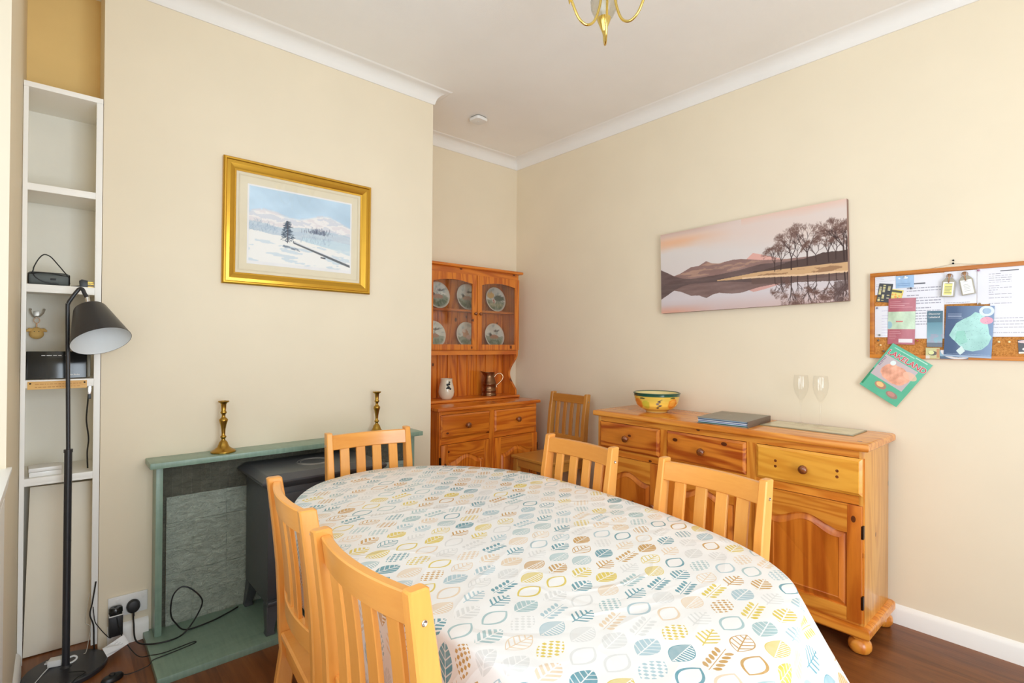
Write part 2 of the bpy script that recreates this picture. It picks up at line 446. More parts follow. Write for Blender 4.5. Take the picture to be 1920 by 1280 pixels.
# ---- printed sheets: colours computed by a painter function and stored on the mesh
def s2l(a):
    a = np.clip(a, 0, 1); return np.where(a <= 0.04045, a/12.92, ((a+0.055)/1.055)**2.4)
def rgb(r, g, b): return np.array((r, g, b))/255.0
class Paint:
    def __init__(s, w, h, bg):
        s.w, s.h = w, h; s.a = np.zeros((h, w, 3)); s.a[:] = bg
        s.Y, s.X = np.mgrid[0:h, 0:w]; s.U = (s.X+0.5)/w; s.V = (s.Y+0.5)/h      # V up
    def put(s, mask, col, al=1.0):
        m = (np.asarray(mask, float)*al)[..., None]; s.a = s.a*(1-m)+np.asarray(col)*m
    def rect(s, u0, v0, u1, v1, col, al=1.0): s.put((s.U >= u0) & (s.U <= u1) & (s.V >= v0) & (s.V <= v1), col, al)
    def poly(s, pts, col, al=1.0):
        ins = np.zeros(s.U.shape, bool); n = len(pts)
        for i in range(n):
            (x0, y0), (x1, y1) = pts[i], pts[(i+1) % n]
            if y0 == y1: continue
            c = ((s.V > min(y0, y1)) & (s.V <= max(y0, y1))); xi = x0+(s.V-y0)*(x1-x0)/(y1-y0)
            ins ^= c & (s.U < xi)
        s.put(ins, col, al)
    def ell(s, u, v, ru, rv, col, al=1.0, ring=None):
        d = np.sqrt(((s.U-u)/ru)**2+((s.V-v)/rv)**2)
        s.put((d < 1) if ring is None else ((d < 1) & (d > ring)), col, al)
    def line(s, x0, y0, x1, y1, wd, col, al=1.0):
        # coordinates and width in height units * aspect
        asp = s.w/s.h; pad = wd+2.0/s.h
        i0 = max(0, int((min(x0, x1)/asp-pad/asp)*s.w)); i1 = min(s.w, int((max(x0, x1)/asp+pad/asp)*s.w)+1)
        j0 = max(0, int((min(y0, y1)-pad)*s.h)); j1 = min(s.h, int((max(y0, y1)+pad)*s.h)+1)
        if i1 <= i0 or j1 <= j0: return
        px = s.U[j0:j1, i0:i1]*asp; py = s.V[j0:j1, i0:i1]
        dx, dy = x1-x0, y1-y0; L = dx*dx+dy*dy+1e-9
        t = np.clip(((px-x0)*dx+(py-y0)*dy)/L, 0, 1)
        d = np.hypot(px-x0-t*dx, py-y0-t*dy)
        m = np.clip((wd/2-d)*s.h+0.5, 0, 1)[..., None]*al
        s.a[j0:j1, i0:i1] = s.a[j0:j1, i0:i1]*(1-m)+np.asarray(col)*m
def fnoise(U, V, seed=0, octs=4, base=3.0, stretch=1.0):
    rs = np.random.RandomState(seed); out = np.zeros(U.shape); amp = 1.0; tot = 0
    for o in range(octs):
        f = base*2**o
        for _ in range(4):
            a = rs.rand()*2*PI; p = rs.rand()*2*PI
            out += amp*np.sin(2*PI*f*(U*math.cos(a)+V*math.sin(a)*stretch)*0.7+p)
        tot += amp*2.8; amp *= 0.55
    return out/tot
def sheet(name, w, h, P, mat, parent=None, t=0.0, curl=None, warp=None):
    """grid facing -y, left bottom at the origin; P is a Paint; t>0 gives a solid slab behind"""
    nx, ny = P.w, P.h
    us = np.linspace(0, 1, nx); vs = np.linspace(0, 1, ny); Ug, Vg = np.meshgrid(us, vs)
    co = np.zeros((ny, nx, 3)); co[..., 0] = Ug*w; co[..., 2] = Vg*h
    if curl is not None: co[..., 1] = curl(Ug, Vg)
    if warp is not None: co[..., 0] += warp(Ug, Vg)
    verts = co.reshape(-1, 3); col = s2l(P.a).reshape(-1, 3)
    idx = np.arange(nx*ny).reshape(ny, nx)
    f = np.stack([idx[:-1, :-1], idx[:-1, 1:], idx[1:, 1:], idx[1:, :-1]], -1).reshape(-1, 4)
    faces = f
    if t > 0:
        bd = np.concatenate([idx[0, :], idx[1:, -1], idx[-1, -2::-1], idx[-2:0:-1, 0]])
        bv = verts[bd].copy(); bv[:, 1] += t; n0 = len(verts); m = len(bd)
        verts = np.vstack([verts, bv]); col = np.vstack([col, col[bd]*0.92])
        k = np.arange(m); k2 = (k+1) % m
        faces = np.vstack([f, np.stack([bd[k], n0+k, n0+k2, bd[k2]], -1)])
    me = bpy.data.meshes.new(name)
    fl = [tuple(int(i) for i in q) for q in faces]
    if t > 0: fl.append(tuple(int(n0+i) for i in range(m)))
    me.from_pydata([tuple(v) for v in verts.tolist()], [], fl)
    at = me.color_attributes.new('print', 'FLOAT_COLOR', 'POINT')
    at.data.foreach_set('color', np.hstack([col, np.ones((len(col), 1))]).ravel().astype(np.float32))
    me.materials.append(mat)
    o = bpy.data.objects.new(name, me); C.objects.link(o)
    if parent is not None: o.parent = parent
    return o
M['print'] = vcol_mat('matt_print', 0.55)
M['canvas'] = vcol_mat('canvas_print', 0.75, 0, 0.25)
M['gloss_print'] = vcol_mat('glossy_print', 0.35, 0.35)
M['glaze'] = vcol_mat('painted_glaze', 0.15, 0.6)

# ================================================================== ROOM
def build_room():
    bm = B(); box(bm, -0.9, XW+0.1, YN-0.1, YA+0.15, -0.06, 0.0); struct('floor', bm, M['floor'])
    bm = B(); box(bm, -0.9, XW+0.1, YN-0.1, YA+0.15, ZC, ZC+0.06); struct('ceiling', bm, M['ceiling'])
    bm = B(); box(bm, XW, XW+0.1, YN-0.1, YA+0.1, 0, ZC); struct('wall_right', bm, M['wall'])
    bm = B(); box(bm, XB1, XW+0.1, YA, YA+0.1, 0, ZC); struct('wall_alcove_back', bm, M['wall'])
    bm = B(); box(bm, XB0, XB1, YB, YA+0.1, 0, ZC); struct('wall_chimney_breast', bm, M['wall'])
    # narrow alcove left of the breast: golden bounced light painted in above, old white inside the shelving
    bm = B(); box(bm, -0.25, XB0, 3.13, 3.2, 2.356, ZC); struct('wall_left_alcove_upper', bm, M['bounce_wall'])
    bm = B(); box(bm, -0.25, XB0, 3.13, 3.2, 0, 2.356); struct('wall_left_alcove_lower', bm, M['white_rough'])
    # left wall with the window opening
    y0, y1, z0, z1 = -0.75, 2.12, 0.93, 2.50
    bm = B(); box(bm, XL-0.35, XL, y1, 3.2, 0, ZC); box(bm, XL-0.35, XL, YN-0.1, y0, 0, ZC)
    box(bm, XL-0.35, XL, y0, y1, 0, z0); box(bm, XL-0.35, XL, y0, y1, z1, ZC)
    struct('wall_left', bm, M['wall'])
    # wall behind the camera with an opening added for the fill light
    bm = B(); a0, a1, c0, c1 = 0.0, 1.5, 0.03, 2.4
    box(bm, XL-0.35, a0, YN-0.1, YN, 0, ZC); box(bm, a1, XW, YN-0.1, YN, 0, ZC)
    box(bm, a0, a1, YN-0.1, YN, 0, c0); box(bm, a0, a1, YN-0.1, YN, c1, ZC)
    struct('wall_rear', bm, M['wall'])
    # window frames out of view: the left window and the added rear opening
    bm = B(); X0 = XL-0.33
    for y in (y0, 0.6-0.02, y1-0.05): box(bm, X0, X0+0.05, y, y+0.05, z0, z1)
    for z in (z0, z1-0.05): box(bm, X0, X0+0.05, y0, y1, z, z+0.05)
    struct('window_1', bm, M['white'])
    bm = B()
    for x in (a0, 0.725, a1-0.05): box(bm, x, x+0.05, YN-0.08, YN-0.03, c0, c1)
    for z in (c0, c1-0.05): box(bm, a0, a1, YN-0.08, YN-0.03, z, z+0.05)
    struct('added_rear_frame', bm, M['white'])  # unseen full-height frame added round the rear fill light
    # window board with a rounded nose and the boxed panel below it
    bm = B(); prof = [(XL-0.2, 0.885), (XL+0.003, 0.885), (XL+0.005, 0.90), (XL+0.008, 0.925), (XL+0.012, 0.935), (XL+0.012, 0.945), (XL-0.2, 0.945)]
    prism(bm, [(x, z) for x, z in prof], -0.75, 2.14, 'xz'); struct('trim_2', bm, M['white'])
    bm = B(); box(bm, XL, XL+0.004, -0.75, 2.0, 0.0, 0.885); struct('trim_3', bm, M['white'])
    # coving swept round the room
    prof = [(0, 0), (0.006, 0.0), (0.010, 0.006), (0.013, 0.022), (0.022, 0.042), (0.038, 0.058), (0.060, 0.068), (0.078, 0.071), (0.084, 0.073), (0.090, 0.077), (0, 0.077)]
    path = [(XL-0.0, YB), (XB1, YB), (XB1, YA), (XW, YA), (XW, YN)]
    inn = [(0, -1), None, None, None, (-1, 0)]
    loops = []
    for i, p in enumerate(path):
        def nrm(a, b):
            d = Vector((b[0]-a[0], b[1]-a[1])).normalized(); return Vector((d.y, -d.x))
        if i == 0: n = nrm(path[0], path[1])
        elif i == len(path)-1: n = nrm(path[-2], path[-1])
        else:
            n1, n2 = nrm(path[i-1], p), nrm(p, path[i+1]); n = (n1+n2)
            n = n/(n.dot(n1))
        loops.append([(p[0]+n.x*d, p[1]+n.y*d, ZC-0.077+z) for d, z in prof])
    bm = B(); loft(bm, loops, True, True); struct('trim_1', bm, M['coving'], angle=25)
    # skirting boards
    def skirt(name, a, b, n):
        pr = [(0, 0), (0.016, 0), (0.016, 0.066), (0.012, 0.078), (0.006, 0.086), (0, 0.09)]
        lp = [[(p[0]+n[0]*d, p[1]+n[1]*d, z) for d, z in pr] for p in (a, b)]
        bm = B(); loft(bm, lp, True, True); struct(name, bm, M['white'])
    skirt('baseboard_right', (XW, YA), (XW, YN), (-1, 0))
    skirt('baseboard_alcove', (XB1, YA), (XW, YA), (0, -1))
    skirt('baseboard_breast', (XB0+0.03, YB), (0.325, YB), (0, -1))
    skirt('baseboard_left', (XL, 2.82), (XL, 2.01), (1, 0))
build_room()

# ------------------------------------------------------------------ alcove shelving
def build_shelves():
    t = thing('alcove_shelving', 'tall narrow white painted shelving built into the alcove left of the chimney breast', 'shelving', (0, YB, 0))
    x0, x1 = -0.103, XB0-0.002
    bm = B(); box(bm, x0, -0.088, 0, 0.022, 0.03, 2.356, 0.001); obj('stile', bm, M['white'], t)
    bm = B(); box(bm, 0.124, x1, 0, 0.022, 0.03, 2.356, 0.001); obj('stile', bm, M['white'], t)
    bm = B(); box(bm, x0, x1, -0.004, 0.30, 2.335, 2.356, 0.001); obj('top_board', bm, M['white'], t)
    for a, b in ((1.924, 1.952), (1.516, 1.548), (1.130, 1.162), (0.738, 0.768)):
        bm = B(); box(bm, x0+0.001, x1-0.001, 0.002, 0.298, b-0.022, b, 0.001)
        box(bm, -0.088, 0.124, 0.002, 0.02, a, b-0.0215, 0.001)
        obj('shelf', bm, M['white'], t)
    p = obj('loose_panel', box(B(), -0.098, 0.128, 0.0, 0.012, 0.0, 0.70, 0.001), M['panel'], t, 'loose cream board closing the bottom')
    p.location = (0.008, 0.118, 0.004); p.rotation_euler = (math.radians(-1.5), math.radians(1.3), 0)
build_shelves()

# ------------------------------------------------------------------ fireplace
def build_fireplace():
    h = tag(obj('hearth_slab', box(B(), 0.304, 1.66, 2.382, YB, 0, 0.028, 0.002), M['slate']), 'green slate hearth slab lying on the floor under the black stove', 'hearth')
    t = thing('fire_surround', 'low green slate fire surround with mantel shelf on the chimney breast', 'fireplace', (0.98, YB, 0.028))
    ox, oz = 0.98, 0.028
    m = obj('mantel_shelf', box(B(), 0.308-ox, 1.652-ox, -0.155, 0, 0.773-oz, 0.798-oz, 0.0025), M['slate'], t)
    for a, b in ((0.336, 0.362), (1.600, 1.626)):
        obj('pilaster', box(B(), a-ox, b-ox, -0.10, 0, 0, 0.773-oz, 0.001), M['slate'], t)
    # riven slate cladding: real relief
    def relief(x0, x1, z0, z1, y, nx, nz, amp, seed, jx, jz):
        xs = np.linspace(x0, x1, nx); zs = np.linspace(z0, z1, nz); Xg, Zg = np.meshgrid(xs, zs)
        n = fnoise(Xg*2.2, Zg*4.0, seed, 5, 3.0)*amp
        gx = np.min([np.abs(Xg-j) for j in jx], 0) if jx else np.ones(Xg.shape)
        gz = np.min([np.abs(Zg-j) for j in jz], 0) if jz else np.ones(Xg.shape)
        g = np.minimum(gx, gz); n = n*(g > 0.004)+0.0035*np.exp(-(g/0.0022)**2)
        bm = B(); vs = [[bm.verts.new((Xg[j, i], y-0.004+n[j, i], Zg[j, i])) for i in range(nx)] for j in range(nz)]
        for j in range(nz-1):
            for i in range(nx-1): bm.faces.new((vs[j][i], vs[j][i+1], vs[j+1][i+1], vs[j+1][i]))
        return bm
    zb = 0.612-oz
    bm = relief(0.362-ox, 1.60-ox, zb, 0.773-oz, -0.014, 200, 24, 0.003, 3, [0.362-ox+0.035*k for k in range(1, 36)], [])
    obj('upper_cladding', bm, M['tile_dark'], t, 'dark vertical slate tiles')
    bm = relief(0.386-ox, 1.60-ox, 0.0, zb, -0.020, 230, 110, 0.0075, 8, [0.492-ox, 0.635-ox, 0.86-ox, 1.2-ox], [0.115*k for k in range(1, 5)])
    obj('lower_cladding', bm, M['tile_light'], t, 'pale riven slate blocks')
    obj('side_strip', box(B(), 0.362-ox, 0.386-ox, -0.014, 0, 0, zb), M['tile_dark'], t)  # narrow dark strip beside the left pilaster
build_fireplace()

def build_stove():
    cx, w = 0.975, 0.262
    t = thing('stove', 'black cast iron stove with splayed feet standing on the slate hearth', 'stove', (cx, 2.600, 0.028))
    # body
    bm = B(); box(bm, -w, w, -0.165, 0.185, 0.13, 0.645, 0.006)
    prism(bm, [(-w, 0.132), (w, 0.132), (w-0.03, 0.085), (-w+0.03, 0.085)], -0.16, 0.18, 'xz')
    obj('body', bm, M['iron'], t)
    bm = B()
    lp = lambda x, y0, y1, zz: [(-x, y0, zz), (x, y0, zz), (x, y1, zz), (-x, y1, zz)]
    loft(bm, [lp(w-0.002, -0.168, 0.185, 0.640), lp(w+0.030, -0.195, 0.20, 0.664), lp(w+0.034, -0.20, 0.205, 0.672), lp(w+0.034, -0.20, 0.205, 0.680),
              lp(w+0.006, -0.165, 0.19, 0.700), lp(w+0.0, -0.16, 0.185, 0.702)])
    obj('top_plate', bm, M['iron'], t, angle=20)
    bm = B(); lathe(bm, [(0.075, 0.701), (0.078, 0.7035), (0.082, 0.701)], 40, None, False)
    lathe(bm, [(0.060, 0.701), (0.063, 0.7035), (0.067, 0.701)], 40, None, False); obj('hotplate_ring', bm, plain('worn_edge', srgb(150, 150, 150), 0.4, 0.6), t)
    # door with arched window
    d = obj('door', box(B(), -0.215, 0.215, -0.182, -0.166, 0.17, 0.615, 0.004), M['iron'], t)
    arc = [(-0.165, 0.25)]+[(-0.165*math.cos(a), 0.47+0.10*math.sin(a)) for a in [PI*k/16 for k in range(17)]]+[(0.165, 0.25)]
    tb = B(); tube(tb, [(x, -0.185, zz) for x, zz in arc], 0.007, 8, True, True); obj('window_bead', tb, M['iron'], d)
    obj('window_pane', prism(B(), arc, -0.1845, -0.1825, 'xz'), M['gloss_black'], d)
    for kz in (0.60, 0.3):
        bm = B(); lathe(bm, [(0.004, 0), (0.004, 0.012), (0.011, 0.018), (0.013, 0.026), (0.008, 0.034), (0.0005, 0.036)], 14, Matrix.Translation((-0.025 if kz == 0.60 else -0.205, -0.182, kz+0.025)) @ Matrix.Rotation(PI/2, 4, 'X'))
        obj('knob', bm, M['brass'] if kz == 0.60 else M['chrome'], d)
    bm = B(); box(bm, -w-0.004, w+0.004, -0.19, -0.165, 0.13, 0.15, 0.004); obj('ash_lip', bm, M['iron'], t)
    for sx in (-1, 1):
        for sy in (-1, 1):
            X0, Y0 = sx*(w-0.03), sy*0.13 + (0 if sy < 0 else 0.02)
            a = [(X0-0.03, Y0-0.03, 0.128), (X0+0.03, Y0-0.03, 0.128), (X0+0.03, Y0+0.03, 0.128), (X0-0.03, Y0+0.03, 0.128)]
            c = (X0+sx*0.018, Y0+sy*0.03)
            q = [(c[0]+i*0.020, c[1]+j*0.020, 0.0) for i, j in ((-1, -1), (1, -1), (1, 1), (-1, 1))]
            q2 = [(c[0]+i*0.017, c[1]+j*0.017, 0.02) for i, j in ((-1, -1), (1, -1), (1, 1), (-1, 1))]
            bm = B(); loft(bm, [q, q2, a]); bmesh.ops.bevel(bm, geom=bm.edges[:], offset=0.003, segments=1, affect='EDGES')
            obj('foot', bm, M['iron'], t)
build_stove()

# ------------------------------------------------------------------ candlesticks
def candlestick(loc, label, s=1.0):
    t = thing('candlestick', label, 'candlestick', loc, 0, 'brass candlesticks on the mantel')
    pr = [(0.052, 0), (0.054, 0.004), (0.053, 0.008), (0.046, 0.012), (0.036, 0.018), (0.026, 0.026), (0.021, 0.038), (0.018, 0.048), (0.012, 0.055), (0.008, 0.060),
          (0.009, 0.066), (0.013, 0.071), (0.013, 0.076), (0.008, 0.081), (0.008, 0.09), (0.0095, 0.11), (0.013, 0.13), (0.016, 0.140), (0.019, 0.150), (0.019, 0.156), (0.012, 0.163),
          (0.008, 0.168), (0.008, 0.178), (0.013, 0.186), (0.014, 0.190), (0.010, 0.196), (0.011, 0.212), (0.012, 0.228), (0.016, 0.235)]
    bm = B(); lathe(bm, [(r*s, z*s) for r, z in pr], 32); obj('stem', bm, M['brass'], t, angle=50)
    bm = B(); lathe(bm, [(0.011*s, 0.234*s), (0.022*s, 0.237*s), (0.024*s, 0.241*s), (0.022*s, 0.244*s), (0.012*s, 0.244*s), (0.011*s, 0.236*s)], 32); obj('drip_pan', bm, M['brass'], t)
candlestick((0.603, 2.755, 0.798), 'brass candlestick on the left part of the slate mantel, nearer the lamp')
candlestick((1.397, 2.765, 0.798), 'brass candlestick on the right part of the mantel, behind the chair by the stove', 1.0)

# ------------------------------------------------------------------ framed picture
def snow_picture():
    P = Paint(260, 184, rgb(205, 222, 232)); U, V = P.U, P.V
    n = fnoise(U, V, 1, 5, 2.0)
    sky = rgb(190, 214, 232)*(1-V[..., None])*0+rgb(186, 212, 232)
    P.a[:] = sky+n[..., None]*0.06+0.02
    hill = 0.62+0.14*np.exp(-((U-0.75)/0.22)**2)+0.10*np.exp(-((U-0.18)/0.2)**2)+0.03*n
    P.put(np.clip((hill-V)*30, 0, 1), rgb(238, 236, 236)); 
    n2 = fnoise(U, V, 5, 5, 5.0, 2.0)
    P.put((V < hill) & (n2 > 0.12), rgb(196, 204, 220), 0.55); P.put((V < hill) & (n2 < -0.25), rgb(214, 206, 214), 0.4)
    P.put((V < 0.52+0.04*n) & (V > 0.30), rgb(176, 200, 218), 0.6+0.0*V)
    P.put((V < 0.40+0.02*n) & (U > 0.5), rgb(202, 224, 234), 0.7)
    P.put(V < 0.42-0.10*U+0.02*n-0.14*np.maximum(0, U-0.35), rgb(240, 240, 238))
    n3 = fnoise(U, V, 9, 4, 3.0, 4.0)
    P.put((V < 0.3) & (n3 > 0.2), rgb(196, 214, 228), 0.7)
    rs = random.Random(4)
    asp = 260/184
    for k in range(150):      # left birches and far trees
        x = rs.uniform(0.0, 0.25)*asp; y = 0.40+rs.uniform(0, 0.16)*(1-abs(x/asp-0.1)*3); P.line(x, y, x+rs.uniform(-.03, .03), y+rs.uniform(.01, .05), .003, rgb(140, 166, 190), .5)
    for k in range(160):
        x = rs.gauss(0.66, 0.06)*asp; y = 0.47+abs(rs.gauss(0, 0.03)); P.line(x, y, x+rs.uniform(-.01, .01), y+rs.uniform(.01, .05), .005, rgb(84, 96, 122), .6)
    for k in range(90):
        x = rs.uniform(0.48, 0.78)*asp; y = 0.32+rs.uniform(0, 0.1); P.line(x, y, x+rs.uniform(-.015, .015), y+rs.uniform(.01, .05), .003, rgb(140, 164, 188), .6)
    for k in range(220):      # the dark cedar
        y = rs.uniform(0.32, 0.60); wd = (0.62-y)*0.30+0.012; x = 0.355*asp+rs.uniform(-wd, wd)
        P.line(x, y, x+rs.uniform(-.035, .035), y-rs.uniform(0.002, .012), .008, rgb(62, 82, 104), .8)
    P.line(0.355*asp, .30, 0.355*asp, .60, .010, rgb(70, 70, 84))
    P.line(0.42*asp, .315, 1.0*asp, .065, .034, rgb(96, 104, 112)); P.line(0.42*asp, .325, 1.0*asp, .092, .012, rgb(226, 230, 236))
    for k in range(20):
        x = rs.uniform(.31, .45)*asp; y = .26-(x/asp-.31)*.3+rs.uniform(-.015, .015); P.line(x, y, x+.04, y-.01, .012, rgb(120, 134, 150), .7)
    P.line(.69*asp, .15, .73*asp, .145, .018, rgb(72, 80, 90))
    return P
def build_frame_picture():
    w, h = 0.768, 0.622
    t = thing('framed_picture', 'snowy lakeland landscape print in a gold frame hung on the chimney breast', 'picture', (0.987, YB, 1.916))
    t.rotation_euler = (0, math.radians(0.3), 0)
    prof = [(0, 0), (0, 0.020), (0.006, 0.026), (0.012, 0.026), (0.016, 0.021), (0.030, 0.024), (0.044, 0.018), (0.052, 0.012), (0.060, 0.010), (0.060, 0)]
    loops = []
    for sx, sz in ((-1, -1), (1, -1), (1, 1), (-1, 1)):
        loops.append([(sx*(w/2-d), -y, sz*(h/2-d)) for d, y in prof])
    bm = B(); L = [[bm.verts.new(p) for p in lp] for lp in loops]; n = len(prof)
    for i in range(4):
        for j in range(n):
            k = (j+1) % n; bm.faces.new((L[i][j], L[i][k], L[(i+1) % 4][k], L[(i+1) % 4][j]))
    obj('gilt_frame', bm, plain('gilt', srgb(214, 166, 62), 0.32, 0.85), t, angle=20)
    obj('mount', box(B(), -w/2+0.058, w/2-0.058, -0.007, -0.002, -h/2+0.058, h/2-0.058), plain('cream_mount', srgb(232, 222, 196), 0.7), t)
    bm = B(); wi, hi = 0.545, 0.396
    for s in (0, 1):
        e = 0.036+s*0.004
        box(bm, -wi/2-e, wi/2+e, -0.0078, -0.0069, hi/2+e-0.001, hi/2+e); box(bm, -wi/2-e, wi/2+e, -0.0078, -0.0069, -hi/2-e, -hi/2-e+0.001)
        box(bm, -wi/2-e, -wi/2-e+0.001, -0.0078, -0.0069, -hi/2-e, hi/2+e); box(bm, wi/2+e-0.001, wi/2+e, -0.0078, -0.0069, -hi/2-e, hi/2+e)
    obj('mount_line', bm, plain('mount_line_ink', srgb(206, 190, 156), 0.7), t)
    obj('print_border', box(B(), -wi/2, wi/2, -0.0082, -0.0068, -hi/2-0.004, hi/2), M['paper'], t)
    s = sheet('landscape_print', wi-0.016, hi-0.020, snow_picture(), M['print'], t); s.location = (-wi/2+0.008, -0.0088, -hi/2+0.012)
    obj('glass_pane', box(B(), -w/2+0.056, w/2-0.056, -0.0125, -0.0105, -h/2+0.056, h/2-0.056), M['glass'], t)
build_frame_picture()

# ------------------------------------------------------------------ canvas
def canvas_picture():
    W_, H_ = 620, 300
    P = Paint(W_, H_, rgb(222, 206, 208)); U, V = P.U, P.V; asp = W_/H_
    n = fnoise(U, V*1.0, 2, 4, 1.2, 2.0)
    wl = 0.365
    def ridge(xs, ys): return np.interp(U, xs, ys)
    P.a[:] = rgb(216, 208, 206)
    P.put(np.clip((V-.50)*3, 0, 1), rgb(220, 214, 210), .8)
    P.put(np.clip((V-0.74+.22*U+n*.08)*5, 0, 1)*np.clip(.95-U*.5, 0, 1), rgb(226, 188, 172), .5)
    P.put(np.clip((V-0.72+n*.12)*6, 0, 1)*np.clip((.46-U)*3, 0, 1)*np.clip((.97-V)*9, 0, 1), rgb(236, 172, 124), .85)
    P.put(np.clip((V-.93)*9, 0, 1)*np.clip((.5-U)*4, 0, 1), rgb(168, 118, 98), .5)
    P.put(np.clip((V-.92+n*.05)*9, 0, 1)*(U > .5), rgb(228, 184, 164), .7)
    nn = fnoise(U, V, 7, 5, 6.0, 2.0)[..., None]
    def fill(m, c, s=0.06): P.put(m, np.clip(c+nn*s, 0, 1))
    r2 = ridge([0, .09, .13, .20, .25, .28, .295, .33, .37, .40, .45, .50, .54, .60, .7, 1], [.553, .455, .475, .537, .54, .57, .584, .55, .535, .545, .556, .552, .535, .51, .49, .47])
    r1 = ridge([0, .05, .09, .15, .20, .28, .36, .48, .60, .75, 1], [.55, .50, .45, .41, .397, .40, .406, .43, .467, .46, .45])
    vm = 2*wl-V
    P.put(V <= wl, rgb(210, 202, 206)); P.put(np.clip((.16-V)*7, 0, 1), rgb(202, 176, 172), .8); P.put(np.clip((.10-V)*12, 0, 1)*np.clip((.35-U)*4, 0, 1), rgb(222, 158, 132), .7)
    P.put((V < ridge([.5, .56, .62, .7], [.50, .60, .56, .5])) & (U > .5) & (U < .7) & (V > wl), rgb(222, 160, 148), .8); P.put((vm < ridge([.5, .56, .62, .7], [.50, .56, .54, .5])) & (U > .5) & (U < .7) & (V < wl), rgb(206, 150, 140), .8)
    fill((V < r2) & (V > wl), rgb(146, 116, 110)); fill((V < r2) & (V > r1+.02) & (nn[..., 0] > .08), rgb(168, 134, 118)); fill((V < r1) & (V > wl), rgb(106, 86, 84))
    fill((V <= wl) & (vm < r2+.006*nn[..., 0]), rgb(126, 102, 98)); fill((V <= wl) & (vm < r1), rgb(100, 82, 80))
    bank = ridge([.36, .6, .8, 1], [.345, .385, .385, .380]); bb = ridge([.36, .6, .8, 1], [.335, .318, .290, .280])
    P.put((U > .56) & (V < .40+.10*np.clip((U-.6)/.3, 0, 1)+.02*nn[..., 0]) & (V > bank-.01), rgb(84, 66, 62))
    P.put((U > .36) & (V < bank) & (V > bb), rgb(206, 168, 126)); P.put((U > .5) & (V < bb+.022+.012*nn[..., 0]) & (V > bb), rgb(226, 192, 156)); P.put((U > .45) & (V < bank-.012) & (V > bb+.022) & (nn[..., 0] > .12), rgb(150, 112, 82), .8)
    P.put((U > .55) & (V < bb) & (V > bb-.07-.02*nn[..., 0]), rgb(104, 82, 76), .9)
    rs = random.Random(11)
    bb_ = lambda u: float(np.interp(u, [.36, .6, .8, 1], [.335, .318, .290, .280]))
    dk = rgb(62, 44, 42)
    def tree(x, y, h, sgn, spread, dep=6, squash=1.0):
        segs = []
        def br(x, y, a, l, wd, d):
            x2 = x+math.cos(a)*l; y2 = y+math.sin(a)*l*sgn*squash
            P.line(x, y, x2, y2, wd, dk if d > 2 else rgb(104, 76, 68), .95 if d > 2 else .45)
            if d <= 0: return
            for _ in range(3):
                br(x2, y2, a+rs.uniform(-spread, spread), l*rs.uniform(.62, .84), max(wd*.60, .0020), d-1)
        br(x, y, PI/2+rs.uniform(-.06, .06), h*.30, .010*h/0.3, dep)
    for (u, y0_, h, sp, dep) in ((.67, .37, .25, .95, 6), (.70, .38, .30, .6, 5), (.75, .37, .40, .6, 6), (.78, .40, .28, .7, 5), (.825, .40, .40, .6, 6), (.865, .42, .24, .8, 6), (.92, .40, .33, .7, 6), (.95, .42, .24, .9, 6), (.985, .40, .44, .7, 6), (.998, .40, .40, .9, 6)):
        tree(u*asp, y0_, h, 1, sp, dep); tree(u*asp, bb_(u), h*.85, -1, sp*1.15, dep)
    P.put((U > .94) & (V < .20) & (nn[..., 0] > -.1), rgb(92, 74, 72), .7)
    return P
def build_canvas():
    w, h = 1.078, 0.520
    t = thing('canvas_print', 'wide canvas print of a calm lake with bare trees on the right wall', 'picture', (XW-0.002, 1.390, 1.801), -PI/2)
    t.rotation_euler = (0, 0, -PI/2)
    e = Matrix.Rotation(-0.0205, 4, 'Y')
    s = sheet('canvas', w, h, canvas_picture(), M['canvas'], t, t=0.0)
    s.matrix_local = e @ Matrix.Translation((-w/2, -0.032, -h/2))
    bm = B(); box(bm, -w/2+0.0004, w/2-0.0004, -0.0315, -0.001, -h/2+0.0004, h/2-0.0004, 0.0, e)
    obj('stretcher_edge', bm, plain('wrapped_canvas_edge', srgb(150, 122, 112), 0.8), t)
build_canvas()

